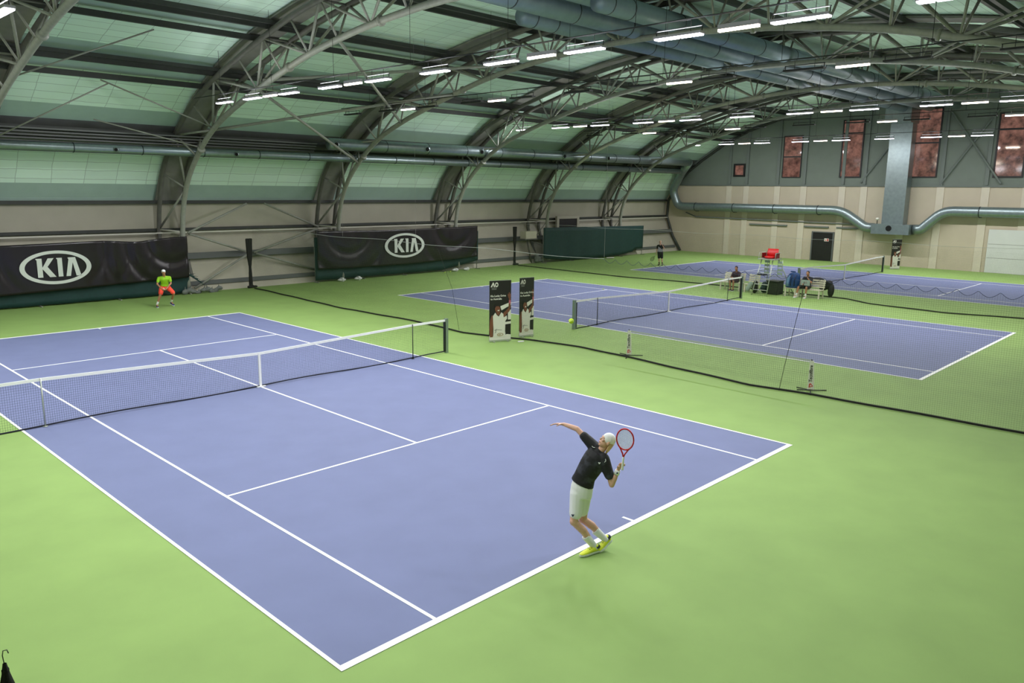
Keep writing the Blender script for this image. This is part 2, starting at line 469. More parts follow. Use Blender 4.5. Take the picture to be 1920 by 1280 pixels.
# ------------------------------------------------------------------ roof trusses
INN = [(18.9, .15), (19.16, 2.95), (18.47, 5.0), (17.1, 6.42), (15.41, 7.51), (13.45, 8.28), (11.35, 8.88), (9.42, 9.38), (7.52, 9.82), (5.64, 10.12), (3.75, 10.35), (1.8, 10.5), (0.2, 10.57)]
INN = INN + [(2*YC-y, z) for y, z in INN[::-1]]
def out_of(i):
    """upper chord point above lower-chord node i"""
    y, z = INN[i]
    if i in (0, len(INN)-1): return (19.45 if i == 0 else 2*YC-19.45, .1)
    a, c = INN[i-1], INN[i+1]
    n = V((c[1]-a[1], -(c[0]-a[0]))); n.normalize()
    if i in (1, len(INN)-2): n = V((1 if i == 1 else -1, .05))
    dep = 1.22 if 2 < i < len(INN)-3 else 1.32
    return (y+n[0]*dep, z+n[1]*dep)
OUT = [out_of(i) for i in range(len(INN))]
# panel points of the upper chords lie half-way between lower nodes
def mid(a, c): return ((a[0]+c[0])/2, (a[1]+c[1])/2)
OM = [mid(OUT[i], OUT[i+1]) for i in range(len(OUT)-1)]
def curve_pts(P, k=4):
    """Catmull-Rom through P"""
    out = []
    for i in range(len(P)-1):
        p0, p1, p2, p3 = (V(P[max(i-1, 0)]), V(P[i]), V(P[i+1]), V(P[min(i+2, len(P)-1)]))
        for j in range(k):
            t = j/k; out.append(.5*((2*p1)+(p2-p0)*t+(2*p0-5*p1+4*p2-p3)*t*t+(3*p1-p0-3*p2+p3)*t**3))
    out.append(V(P[-1])); return out
HW = .58
OC = [(19.5, .05), (20.2, 1.6)] + OUT[1:-1] + [(2*YC-20.2, 1.6), (2*YC-19.5, .05)]
ocp = curve_pts(OC, 3); icp = curve_pts(INN, 3)
tr = empty('roof_truss', (0, 0, 0), 'x', 'truss')
for s in (-1, 1):
    bm = B()
    k = len(ocp)
    for a, c in zip(ocp, ocp[1:]):
        pass
    tube(bm, [(s*HW, p[0], p[1]) for p in ocp], .11, 8)
    obj('upper_chord', bm, M['steel_d'], tr, True)
bm = B(); tube(bm, [(0, p[0], p[1]) for p in icp], .115, 10); obj('lower_chord', bm, M['steel'], tr, True)
N = len(INN)
for i in range(1, N-1):
    lo = V((0, *INN[i]))
    for s in (-1, 1):
        for k in (i-1, i, i+1) if i % 2 == 0 else (i,):
            if k < 1 or k > N-2: continue
            hi = V((s*HW, *OUT[k]))
            bm = B(); tube(bm, [lo, hi], .05 if k != i else .042, 6); obj('web_tube', bm, M['steel'], tr, True)
    if i % 2 and i > 1 and i < N-2:
        bm = B(); tube(bm, [(-HW, *OUT[i]), (HW, *OUT[i])], .04, 6); obj('cross_tube', bm, M['steel_d'], tr, True)
for i in (3, 7, 10, N-11, N-8, N-4):
    a, c = V((0, *INN[i])), V((0, *(INN[i+1] if i < N//2 else INN[i-1]))); dd = (c-a).normalized(); q = a+dd*.55
    bm = B(); tube(bm, [q-dd*.05, q+dd*.05], .17, 12); obj('flange', bm, M['steel'], tr, True)
# braced legs at the wall: struts at rail height and a bundle to the foot
for sg in (0, 1):
    def my(y): return 2*YC-y if sg else y
    for s in (-1, 1):
        bm = B(); tube(bm, [(0, my(19.16), 2.95), (s*HW, my(20.45), 3.02)], .045, 6); obj('web_tube', bm, M['white_steel'], tr, True)
        bm = B(); tube(bm, [(0, my(19.16), 2.95), (s*HW*.95, my(20.1), 1.45)], .04, 6); obj('web_tube', bm, M['steel'], tr, True)
        bm = B(); tube(bm, [(s*HW*.95, my(20.1), 1.45), (0, my(18.98), 1.1)], .04, 6); obj('web_tube', bm, M['steel'], tr, True)
STRIP = [(y, z) for y, z in RP[3:]] + [(2*YC-y, z) for y, z in RP[2:-1][::-1]]
TX = [-1.75, 6.48, 15.23, 23.98, 32.73, 41.48]
TL = ['steel lattice roof truss at the upper left edge, nearest to us', 'steel lattice roof truss that comes down at the right end of the left black banner',
      'steel lattice roof truss that comes down at the left end of the middle black banner', 'steel lattice roof truss that comes down at the right end of the middle black banner',
      'steel lattice roof truss that comes down beside the cream box, with a painted-in lit stretch', 'last steel lattice roof truss, coming down behind the right half of the green windscreen']
TR = []
for x, l in zip(TX, TL):
    t = tr if not TR else dup(tr)
    t.location = (x, 0, 0); t['label'] = l; t['group'] = 'curved roof trusses'; TR.append(t)
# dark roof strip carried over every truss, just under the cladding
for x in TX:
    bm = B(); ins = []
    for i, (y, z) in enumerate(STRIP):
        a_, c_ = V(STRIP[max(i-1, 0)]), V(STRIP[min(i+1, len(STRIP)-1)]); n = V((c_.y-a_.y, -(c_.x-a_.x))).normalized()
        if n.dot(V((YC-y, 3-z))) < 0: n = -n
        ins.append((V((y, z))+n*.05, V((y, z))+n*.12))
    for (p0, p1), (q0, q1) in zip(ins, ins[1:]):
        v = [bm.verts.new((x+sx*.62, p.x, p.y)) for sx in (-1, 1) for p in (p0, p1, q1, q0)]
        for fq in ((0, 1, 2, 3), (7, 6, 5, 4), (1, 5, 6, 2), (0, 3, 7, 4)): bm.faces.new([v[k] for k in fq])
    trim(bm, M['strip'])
# light falling on the fifth truss's lower chord, painted as a white length
a, c = V((32.73, 15.55, 7.44)), V((32.73, 13.2, 8.36))
bm = B(); tube(bm, [(32.73, 16.75, 6.70), (32.73, 15.41, 7.51), (32.73, 13.45, 8.28), (32.73, 12.6, 8.53)], .108, 10); obj('painted_light', bm, M['white_steel'], TR[4], True)
# bracing tubes between first and second full truss, roof and wall
BR = [((6.48, 15.41, 7.51), (15.23, 9.42, 9.38)), ((6.48, 11.3, 8.88), (15.23, 17.1, 6.42)), ((6.48, 5.64, 10.12), (15.23, 13.4, 8.28)), ((6.48, 10.9, 9.2), (15.23, 5.6, 10.3))]
BL = ['long brace tube from the left truss up to the next truss, crossing under the lamps', 'brace tube sloping down from the nearest lamp row to the duct bracket',
      'brace tube crossing the nearest row of lamps steeply', 'brace tube running just above the nearest row of lamps']
for (a, c), l in zip(BR, BL):
    bm = B(); tube(bm, [a, c], .062, 8); o = obj('brace_tube', bm, M['steel'], None, True); tag(o, l, 'brace', 'roof bracing tubes')
WB = [((6.7, 19.1, 2.9), (10.2, 19.9, 4.25), 'wall brace tube rising right from the left truss leg to the purlin'), ((11.2, 19.9, 4.25), (14.6, 20.2, 2.95), 'wall brace tube falling right from the purlin to the second truss leg'),
      ((6.8, 19.2, 2.85), (10.0, 19.7, 1.8), 'wall brace tube falling from the left banner corner to the dark curtain'), ((10.4, 19.75, 1.75), (14.5, 20.1, 2.85), 'wall brace tube rising right of the dark curtain to the second truss leg'),
      ((6.9, 19.2, .2), (9.9, 19.6, 1.65), 'wall brace tube low behind the left banner end'), ((10.5, 19.75, 1.7), (14.2, 19.5, .55), 'wall brace tube falling right of the dark curtain to the middle banner')]
for a, c, l in WB:
    bm = B(); tube(bm, [a, c], .055, 8); o = obj('brace_tube', bm, M['steel'], None, True); tag(o, l, 'brace', 'wall bracing tubes')
RB = [((-1.75, 17.3, 6.6), (2.2, 15.1, 9.0), 'thin tie rod low on the leftmost light roof panel'), ((-1.75, 12.4, 8.6), (2.4, 10.9, 10.5), 'thin tie rod high at the upper left of the picture'),
      ((6.48, 15.3, 7.6), (1.9, 15.0, 9.1), 'thin tie rod from the left truss over the light roof panel'), ((6.48, 17.0, 6.85), (2.2, 17.0, 7.75), 'thin tie rod from the left truss above the lower wall duct')]
for a, c, l in RB:
    bm = B(); tube(bm, [a, c], .03, 6); o = obj('tie_rod', bm, M['steel'], None, True); tag(o, l, 'tie rod', 'roof tie rods')

# ------------------------------------------------------------------ ducts
def duct(name, pts, r, m, label, seams=(), noz=(), cap=True, cat='duct'):
    t = empty(name, pts[0], label, cat)
    bm = B(); tube(bm, pts, r, 20); obj('pipe', bm, m, t, True)
    a, c = V(pts[0]), V(pts[1])
    for x in seams:
        q = a+(c-a)*((x-a.x)/(c.x-a.x)); d = (c-a).normalized()
        bm = B(); tube(bm, [q-d*.02, q+d*.02], r+.012, 20); obj('seam_band', bm, M['seam'], t, True)
    for x, dy, dz in noz:
        q = a+(c-a)*((x-a.x)/(c.x-a.x)); d = V((-.35, dy, dz)).normalized()
        bm = B(); tube(bm, [q+d*r*.7, q+d*(r+.10)], [r*.62, r*.55], 14); n = obj('nozzle', bm, M['duct'], t, True)
        bm = B(); tube(bm, [q+d*(r+.09), q+d*(r+.106)], r*.36, 12); obj('nozzle_opening', bm, M['blackhole'], n)
    return t
duct('round_duct', [(XL, 17.6, 6.57), (47.3, 17.6, 6.73)], .2, M['duct'], 'thin round metal duct along the long wall, the lower of the two', [-4+2.75*k for k in range(18)], [(3.2, -.9, -.1), (8.6, -.9, -.1)])
duct('round_duct', [(13.1, 16.6, 7.28), (47.0, 16.6, 7.44)], .3, M['duct'], 'thicker round metal duct along the long wall, starting with an end cap at mid wall', [16.6+2.9*k for k in range(10)], [(13.45, -.9, -.1), (19.4, -.9, -.1), (23.6, -.9, -.1), (31.2, -.9, -.1), (36, -.9, -.1)])
for y, z, x0, r, l in ((1.0, 10.92, 10.75, .33, 'blue-grey spiral duct below the ridge, leftmost of four, with a round end'), (-.55, 10.95, 4.0, .36, 'blue-grey spiral duct below the ridge, second from left and thickest'),
                    (-1.35, 11.3, 4.0, .3, 'blue-grey spiral duct below the ridge, set higher between two others'), (-2.15, 10.95, 10.9, .33, 'blue-grey spiral duct below the ridge, rightmost of four, with a round end')):
    t = duct('spiral_duct', [(x0, y, z), (49.0, y, z)], r, M['duct_blue'], l, [x0+.5]+[x0+1.6+3*k for k in range(12)])
# gable ducts
gd = empty('air_shaft', (49.6, 1.2, 2.3), 'tall square metal air shaft down the gable wall with a box at its foot', 'duct')
bm = B(); box(bm, (49.25, .5, 3.0), (XR-.14, 1.95, 9.9)); obj('shaft', bm, M['duct'], gd)
for z in (4.2, 5.7, 7.2, 8.7):
    bm = B(); box(bm, (49.235, .485, z-.03), (XR-.15, 1.965, z+.03)); obj('joint_flange', bm, M['duct'], gd)
bm = B(); box(bm, (48.9, -.05, 2.3), (XR-.14, 2.5, 3.0)); bx = obj('foot_box', bm, M['duct'], gd)
bm = B(); tube(bm, [(48.88, 1.3, 2.72), (48.92, 1.3, 2.72)], .2, 16); obj('round_opening', bm, M['blackhole'], bx)
bm = B(); box(bm, (48.4, .4, 9.9), (XR-.14, 2.1, 11.2)); obj('top_box', bm, M['duct'], gd)
def gduct(pts, label):
    t = empty('round_duct', pts[0], label, 'duct')
    P = [V(p) for p in pts]; out = [P[0]]
    for a, c, e in zip(P, P[1:], P[2:]):
        l = min((c-a).length, (e-c).length)*.35
        q0 = c+(a-c).normalized()*l; q1 = c+(e-c).normalized()*l
        for k in range(6):
            tt = k/5; out.append(q0*(1-tt)**2+c*2*tt*(1-tt)+q1*tt*tt)
    out.append(P[-1])
    bm = B(); tube(bm, out, .34, 20); obj('pipe', bm, M['duct'], t, True)
    ys = sorted((P[2].y, P[3].y)); zc = P[2].z
    for k in range(4):
        y = ys[0]+(ys[1]-ys[0])*(k+.5)/4
        bm = B(); tube(bm, [(49.7, y-.03, zc), (49.7, y+.03, zc)], .355, 20); box(bm, (49.7, y-.03, zc-.39), (XR-.07, y+.03, zc-.33)); obj('bracket', bm, M['seam'], t)
    return t
gduct([(49.7, 2.55, 2.68), (49.7, 3.2, 2.7), (49.7, 5.0, 3.86), (49.7, 19.1, 3.86), (49.5, 19.6, 5.2), (48.9, 18.4, 6.7), (47.05, 16.65, 7.42)], 'round metal duct on the left half of the gable, dipping to the foot box')
gduct([(49.7, -.1, 2.68), (49.7, -.6, 2.7), (49.7, -1.9, 4.0), (49.7, -19.5, 4.0)], 'round metal duct on the right half of the gable, rising from the foot box')
t = empty('camera_dome', (49.0, 2.15, 3.3), 'small round security camera on a stalk beside the air shaft foot', 'camera')
bm = B(); tube(bm, [(49.0, 2.15, 3.0), (49.0, 2.15, 3.28)], .03, 8); obj('stalk', bm, M['black'], t)
bm = B(); ellipsoid(bm, (49.0, 2.15, 3.36), (.12, 0, 0), (0, .12, 0), (0, 0, .1)); obj('dome', bm, M['white_steel'], t, True)

# ------------------------------------------------------------------ lamps
AREA = []
def lamp_proto(kind):
    L = .91 if kind == 'w' else 1.17
    t = empty('strip_light', (0, 0, 0), 'x', 'ceiling light')
    if kind == 'w':
        bm = B(); box(bm, (-.05, -L/2, .0), (.05, L/2, .09)); obj('housing', bm, M['housing'], t)
        bm = B(); box(bm, (-.045, -L/2+.01, -.05), (.045, L/2-.01, -.002)); obj('tube', bm, M['warm'], t)
    else:
        bm = B(); box(bm, (-.10, -L/2, -.02), (.10, L/2, .03))
        h = obj('housing', bm, M['housing'] if kind == 'b' else M['black'], t)
        bm = B()
        for y in (-L/2+.02, L/2-.02): tube(bm, [(0, y, .02), (0, y, .14)], .012, 6)
        tube(bm, [(0, -L/2, .14), (0, L/2, .14)], .012, 6); obj('bracket', bm, M['black'], t)
        if kind == 'b':
            for k in range(4):
                y = -L/2+L*(k+.5)/4
                bm = B(); box(bm, (-.09, y-L/8+.024, -.05), (.09, y+L/8-.024, -.022)); obj('led_module', bm, M['led'], t)
    bm = B(); tube(bm, [(0, -L/4, .05), (0, -L/4, .285), (0, L/4, .285), (0, L/4, .05)], .008, 5); obj('hanger', bm, M['black'], t)
    return t
proto = {}
PATT = [(13.88, 'b'), (11.1, 'b'), (9.68, 'w'), (8.33, 'b'), (5.55, 'b'), (4.15, 'w'), (2.78, 'b'), (.05, 'b'), (-2.70, 'b'), (-4.1, 'w'), (-5.45, 'b'), (-8.2, 'b'), (-9.55, 'w'), (-10.95, 'b'), (-13.65, 'b'), (-15.0, 'w')]
ROWA = [(12.2, 'b'), (9.96, 'b'), (8.65, 'w'), (7.34, 'b'), (4.74, 'b'), (3.42, 'w'), (2.1, 'b'), (-.6, 'b'), (-3.26, 'b'), (-4.68, 'w'), (-6.05, 'b'), (-8.64, 'b'), (-10.05, 'w'), (-11.34, 'b'), (-14.0, 'b')]
ROWS = [('A', 5.5, 8.40, ROWA, 0, 'the nearest row'), ('D', 12.7, 8.54, PATT, 0, 'the second row'),
        ('B', 24.6, 8.56, PATT, 0, 'the third row'), ('E', 31.2, 8.58, PATT, 0, 'the fourth row'),
        ('C', 43.4, 8.56, PATT, .2, 'the farthest row'), ('Z', -5.05, 8.40, ROWA, .5, 'the top-left corner row')]
TILT = {'A': -1, 'D': 1, 'B': -1, 'E': 1, 'C': .6, 'Z': 1}
def light_data(kind):
    L = bpy.data.lights.new('lamp_light', 'AREA'); L.shape = 'RECTANGLE'
    L.size = .16; L.size_y = 1.1 if kind == 'b' else .85
    if kind == 'b': L.energy = 106; L.color = (.93, .95, 1.0)
    else: L.energy = 32; L.color = (1, .86, .70)
    L.spread = math.radians(176)
    return L
LD = {k: light_data(k) for k in 'bw'}
LU = {k: light_data(k) for k in 'bw'}  # upward fill lights, added to brighten the ceiling
for k in 'bw': LD[k+'Z'] = light_data(k); LD[k+'Z'].energy *= .55
for k, e in (('b', 9), ('w', 3)): LU[k].energy = e; LU[k].spread = PI; LU[k].size = .12
for key, x, z, pat, dy, where in ROWS:
    bm = B(); tube(bm, [(x, 14.8+dy, z+.31), (x, -16.2+dy, z+.31)], .018, 6)
    for k in range(8):
        y = 12.5-4*k+dy; tube(bm, [(x, y, z+.31), (x, y, roof_z(y)-.05)], .008, 4)
    o = obj('suspension_cable', bm, M['black']); tag(o, 'thin dark cable carrying the lamps of ' + where, 'cable')
    cnt = 0; cw = 0
    lit_i = {'b': 0, 'w': 0, 'u': 0}
    for y, kd in pat:
        y += dy
        if key in 'DE' and kd == 'b': kd = 'u'
        if key == 'D' and kd == 'w' and y < -14: kd = 'u'
        p = proto.get(kd)
        if p is None: p = proto[kd] = t = lamp_proto(kd)
        else: t = dup(p)
        t.location = (x, y, z)
        i = lit_i[kd]; lit_i[kd] += 1
        w = {'b': 'bright white strip light', 'w': 'slim warm strip light', 'u': 'unlit black strip light'}[kd]
        t['label'] = '%s, %s of its kind from the left in %s' % (w, ORD[i], where)
        t['group'] = {'b': 'bright strip lights', 'w': 'warm strip lights', 'u': 'unlit strip lights'}[kd]
        if kd in 'bw':
            lo = bpy.data.objects.new('lamp_light', LD[kd if key != 'Z' else kd+'Z']); COL.objects.link(lo); lo.parent = t
            lo.location = (0, 0, -.07); lo.rotation_euler = (0, TILT[key]*math.radians(30)*-1, 0)
            up = bpy.data.objects.new('added_uplight', LU[kd]); COL.objects.link(up); up.parent = t  # added fill aimed at the ceiling, no lamp of the fixture
            up.location = (0, 0, .12); up.rotation_euler = (PI, 0, 0)

# ------------------------------------------------------------------ tennis courts
CX = [0, 19.138, 38.31]
CLB = ['blue tennis court nearest to us, where the server stands', 'blue middle tennis court behind the divider net', 'blue farthest tennis court by the gable wall']
def court(cx, label):
    bm = B(); box(bm, (cx-5.485, -11.885, .001), (cx+5.485, 11.885, .004)); t = obj('tennis_court', bm, M['court']); tag(t, label, 'tennis court')
    bm = B(); w = .05
    def ln(x0, y0, x1, y1): box(bm, (cx+x0, y0, .0042), (cx+x1, y1, .0075))
    ln(-5.485, -11.885, 5.485, -11.785); ln(-5.485, 11.785, 5.485, 11.885)
    for s in (-1, 1):
        ln(min(s*5.485, s*5.435), -11.785, max(s*5.485, s*5.435), 11.785)
        ln(min(s*4.115, s*4.065), -11.785, max(s*4.115, s*4.065), 11.785)
        ln(-4.065, s*6.4-.025, 4.065, s*6.4+.025)
        ln(-.025, min(s*11.785, s*11.585), .025, max(s*11.785, s*11.585))
    ln(-.025, -6.375, .025, 6.375)
    obj('court_lines', bm, M['line'], t)
for cx, l in zip(CX, CLB): court(cx, l)

def court_net(cx, label, cell):
    t = empty('tennis_net', (cx, 0, 0), label, 'net')
    def top(x):
        a = abs(x)
        return .914+(1.07-.914)*min(a, 5.03)/5.03
    def bot(x): return .035+.02*math.sin(x*1.3)
    pv = []; n = int(12.7/cell)
    for k in range(n+1):
        x = -6.35+12.7*k/n; pv.append([(cx+x, 0, bot(x)), (cx+x, .02*math.sin(x), .5), (cx+x, 0, top(x)-.03)])
    nh = int(.86/cell)
    for j in range(nh+1):
        s = j/nh; pv.append([(cx-6.35+12.7*k/40, 0, bot(-6.35+12.7*k/40)*(1-s)+(top(-6.35+12.7*k/40)-.04)*s) for k in range(41)])
    strands('netting', pv, .0019, M['net'], t)
    bm = B()
    P = [-6.37, -5.03, 0, 5.03, 6.37]
    for a, c in zip(P, P[1:]):
        bar(bm, (cx+a, 0, top(a)-.03), (cx+c, 0, top(c)-.03), .02, .066)
    obj('headband', bm, M['tape'], t)
    bm = B(); tube(bm, [(cx-6.35+12.7*k/40, 0, bot(-6.35+12.7*k/40)) for k in range(41)], .018, 6); obj('bottom_cord', bm, M['net'], t)
    bm = B(); box(bm, (cx-.03, -.018, .03), (cx+.03, .018, .9)); obj('centre_strap', bm, M['tape'], t)
    bm = B(); box(bm, (cx-.12, -.06, .0075), (cx+.12, .06, .03)); obj('strap_anchor', bm, M['tape'], t)
    for s in (-1, 1):
        bm = B(); box(bm, (cx+s*6.4-.05, -.05, 0), (cx+s*6.4+.05, .05, 1.1)); p = obj('net_post', bm, M['postm'], t)
        bm = B(); box(bm, (cx+s*6.4-.055-s*.03, -.04, .05), (cx+s*6.4+.055-s*.07, .04, 1.0)); obj('lacing_strip', bm, M['postd'], p)
    return t
court_net(CX[0], 'tennis net across the nearest court with white headband and centre strap', .045)
court_net(CX[1], 'tennis net across the middle court, its post beside the flying ball', .05)
court_net(CX[2], 'tennis net across the farthest court, behind the umpire chair', .06)
for i, (cx, s, l) in enumerate(((CX[0], -1, 'thin singles stick under the nearest net, left'), (CX[0], 1, 'thin dark singles stick under the nearest net, right'), (CX[1], -1, 'thin dark singles stick under the middle net, left end'), (CX[1], 1, 'thin singles stick under the middle net, right end'))):
    bm = B(); tube(bm, [(cx+s*5.03, -.03, .008), (cx+s*5.03, -.03, 1.075)], .014, 8); tube(bm, [(cx+s*5.03, -.03, .0078), (cx+s*5.03, -.03, .02)], .05, 10)
    o = obj('singles_stick', bm, M['alu'] if i == 0 else M['postd'], None, True); tag(o, l, 'net stick', 'singles sticks')

# ------------------------------------------------------------------ divider nets
def divider(label, topx, hem, y0, y1, zt, scal, cell, rr):
    """mesh curtain hung from a cord; hem = floor path [(y, x)]"""
    t = empty('divider_net', (topx, y0, 0), label, 'net')
    def hx(y):
        for (ya, xa), (yb, xb) in zip(hem, hem[1:]):
            if yb <= y <= ya: return xa+(xb-xa)*(ya-y)/(ya-yb)
        return hem[0][1] if y > hem[0][0] else hem[-1][1]
    def top(y):
        if y > scal: return zt+.03*math.sin(y)
        ph = ((scal-y)/.43) % 1.; return zt+.02-.13*(1-abs(2*ph-1)**1.7)
    paths = []; n = int((y0-y1)/cell)
    for k in range(n+1):
        y = y0+(y1-y0)*k/n; z1 = top(y); h = hx(y)
        paths.append([(topx+(h-topx)*(1-s)**2, y, .03+(z1-.03)*s) for s in (0, .3, 1)])
    nh = int(zt/cell); m_ = 150
    for j in range(1, nh):
        s = j/nh; paths.append([(topx+(hx(y)-topx)*(1-s)**2, y, .03+(zt-.16)*s) for y in [y0+(y1-y0)*k/m_ for k in range(m_+1)]])
    strands('mesh', paths, rr, M['netg'], t)
    bm = B(); pts = [(hx(y)+.02*math.sin(y*2.3), y, .035) for y in [y0+(y1-y0)*k/160 for k in range(161)]]; tube(bm, pts, .028, 6); obj('hem_rope', bm, M['rope'], t, True)
    if y0 > scal:
        bm = B(); tube(bm, [(topx, y, top(y)) for y in [y0+(max(scal, y1)-y0)*k/60 for k in range(61)]], .0065, 5); obj('head_cord', bm, M['cord'], t, True)
    if y1 < scal:
        k = int((scal-y1)/.43*12)
        bm = B(); tube(bm, [(topx, y, top(y)) for y in [scal+(y1-scal)*i/k for i in range(k+1)]], .0055, 5); obj('scalloped_edge', bm, M['netb'], t, True)
    return t
n1 = divider('fine mesh divider net between the nearest and middle courts', 9.75, [(18.6, 9.75), (17.3, 9.7), (10, 9.2), (5.3, 9.4), (2.2, 9.1), (.6, 9.45), (-.5, 9.9), (-2.5, 10.15), (-4.2, 10.05), (-8.8, 9.5), (-10.4, 9.72), (-13.9, 9.85), (-18, 9.95)], 18.6, -18, 3.03, -3.6, .05, .0011)
bm = B(); tube(bm, [(9.75, -9.98, 2.9), (9.72, -9.98, 2.53), (9.55, -9.75, .8), (9.45, -9.68, .04)], .007, 6); obj('pull_rope', bm, M['rope'], n1, True)
bm = B(); tube(bm, [(9.75, 4.3, 2.9), (9.5, 3.2, 1.5), (9.3, 2.6, .04)], .006, 6); obj('pull_rope', bm, M['rope'], n1, True)
bm = B(); tube(bm, [(9.75, 10.6, 3.05), (9.75, 10.6, 9.5)], .003, 5); tube(bm, [(9.75, 5.6, 3.05), (9.75, 5.6, 10.6)], .003, 5); tube(bm, [(9.75, -3.6, 3.0), (9.75, -3.6, 10.4)], .003, 5); obj('hanging_cord', bm, M['pr_grey'], n1)
divider('fine mesh divider net between the middle and farthest courts, behind the benches', 29.35, [(18.6, 29.2), (13, 28.95), (9.3, 28.8), (6, 29.3), (4.4, 29.4), (1, 29.4), (-2.6, 29.35), (-3.7, 29.25), (-5.1, 28.3), (-8.5, 27.9), (-11.2, 28.7), (-18, 29)], 18.6, -18, 2.86, -40, .06, .0011)
def gathered(x, y, h, label):
    bm = B()
    for k in range(5):
        dx = .09*(k-2); capsule(bm, (x+dx*.8, y+.02*(k % 2), h-.1), (x+dx*.55, y, h*.62), .05, .05); capsule(bm, (x+dx*.55, y, h*.62), (x+dx*.2, y, h*.42), .05, .045); capsule(bm, (x+dx*.2, y, h*.42), (x+dx*.3, y, .12), .045, .06)
    capsule(bm, (x-.2, y-.1, .08), (x+.25, y-.1, .08), .07, .06)
    o = fuse('gathered_net', bm, M['rope'], None, .035, 3); tag(o, label, 'net curtain', 'gathered net ends')
gathered(9.75, 19.0, 2.6, 'dark gathered net curtain tied against the wall between the two black banners')
gathered(29.25, 19.0, 2.7, 'dark gathered net curtain tied against the wall right of the middle banner')
# gathered safety net with wire hook near us at the lower left corner
HK = V((-8.625, -12.62, 1.9))
t = empty('gathered_net', HK, 'dark bunched net on a wire hook at the lower left corner, close to us', 'net curtain')
paths = []
for k in range(26):
    a = 2*PI*k/26; ca, sa = math.cos(a), math.sin(a)
    paths.append([HK+V((.008*ca, .008*sa, 0)), HK+V((.022*ca, .022*sa, -.08)), HK+V((.05*ca, .05*sa, -.2)), HK+V((.15*math.cos(a+.3), .15*math.sin(a+.3), -.8)), HK+V((.22*math.cos(a+.5), .22*math.sin(a+.5), -1.4)), HK+V((.2*math.cos(a+.5), .2*math.sin(a+.5), -1.88))])
for j in range(24):
    z = -.06-.075*j; q = .02+.0085*j; paths.append([HK+V((q*math.cos(2*PI*k/20), q*math.sin(2*PI*k/20), z+.02*math.sin(k*2))) for k in range(21)])
strands('bunched_mesh', paths, .004, M['rope'], t, 4)
bm = B(); tube(bm, [HK+V((0, 0, -.03)), HK+V((-.006, .004, .06)), HK+V((0, 0, .095)), HK+V((.02, -.015, .1)), HK+V((.026, -.02, .075))], .0035, 6); obj('wire_hook', bm, M['black'], t, True)

# ------------------------------------------------------------------ banners and windscreens
def sheet(x0, x1, y, zb, zt, m, name, parent, nx=60, nz=14, wav=None, thick=.012):
    bm = B(); vs = []
    for side in (0, 1):
        g = []
        for i in range(nx+1):
            col = []
            for j in range(nz+1):
                s, q = i/nx, j/nz; x = x0+(x1-x0)*s
                b_, t_ = zb(s) if callable(zb) else zb, zt(s) if callable(zt) else zt
                z = b_+(t_-b_)*q
                yy = y+(wav(s, q) if wav else 0)+side*thick
                col.append(bm.verts.new((x, yy, z)))
            g.append(col)
        vs.append(g)
    for side, g in enumerate(vs):
        for i in range(nx):
            for j in range(nz): bm.faces.new((g[i][j], g[i+1][j], g[i+1][j+1], g[i][j+1]))
    a, c = vs
    for i in range(nx):
        bm.faces.new((a[i][0], c[i][0], c[i+1][0], a[i+1][0])); bm.faces.new((a[i][nz], a[i+1][nz], c[i+1][nz], c[i][nz]))
    for j in range(nz):
        bm.faces.new((a[0][j], a[0][j+1], c[0][j+1], c[0][j])); bm.faces.new((a[nx][j], c[nx][j], c[nx][j+1], a[nx][j+1]))
    return obj(name, bm, m, parent, True)
def folds(c0, c1):
    """draped folds that hang in curves between the top corners, calm around the emblem"""
    def w(s, q):
        d = 0
        for cs, amp in ((c0, .05), (c1, .06)):
            u_ = abs(s-cs)*6; R = math.sqrt(u_*u_+(1.15-q)**2)
            d += amp*math.exp(-u_*.38)*math.exp(1.6*math.sin(R*10.5))*.42*min(1, R*.8)
        return d
    return w
def emblem(parent, cx, y, cz, hw, hh):
    """oval ring with three capital letters, the third without a crossbar"""
    P = lambda a, c, d: V((cx+a, y-d, cz+c))
    bm = B(); ring_prism(bm, 0, 0, hw, hh, hw*.86, hh*.82, P, .006); obj('emblem_ring', bm, M['logo'], parent)
    k = hw*.415; h = hh*.56
    def X(v): return v*k
    def letter(polys):
        bm = B()
        for p in polys: poly_prism(bm, [(X(a), c*h) for a, c in p], P, .006)
        obj('emblem_letter', bm, M['logo'], parent)
    letter([[(-1.26, -1), (-.92, -1), (-.92, 1), (-1.32, 1), (-1.32, .9), (-1.26, .85)], [(-.92, .02), (-.52, 1), (-.12, 1), (-.58, .1), (-.05, -1), (-.47, -1), (-.92, -.12)]])
    letter([[(.10, -1), (.42, -1), (.42, 1), (.04, 1), (.04, .9), (.10, .85)]])
    letter([[(.62, -1), (.93, -1), (1.13, .45), (1.0, 1), (.86, 1), (.80, .95), (.86, .8)], [(1.13, .45), (1.0, 1), (1.33, 1), (1.66, -1), (1.32, -1)]])
bn = empty('banner', (-1.5, 18.85, 0), 'large black banner with an oval silver emblem behind the crouching player, at the left edge', 'banner')
w = folds(.40, .93)
sheet(-3.2, 6.42, 18.58, lambda s: .55+.28*s, lambda s: 2.62+.15*s-.12*math.exp(-((s-.76)/.1)**2), M['vinyl'], 'sheet', bn, 90, 24, lambda s, q: 1.0*w(s, q)*(1-math.exp(-((s-.405)/.17)**6)))
emblem(bn, .72, 18.545, 1.66, 1.38, .71)
bn2 = empty('banner', (19.4, 18.85, 0), 'large black banner with an oval silver emblem in the middle of the long wall', 'banner')
w2 = folds(.17, .83)
sheet(13.5, 25.35, 18.58, lambda s: .74+.1*s-.1*math.sin(PI*s), lambda s: 2.8-.06*math.sin(PI*s), M['vinyl'], 'sheet', bn2, 90, 24, lambda s, q: 1.0*w2(s, q)*(1-math.exp(-((s-.5)/.16)**6)))
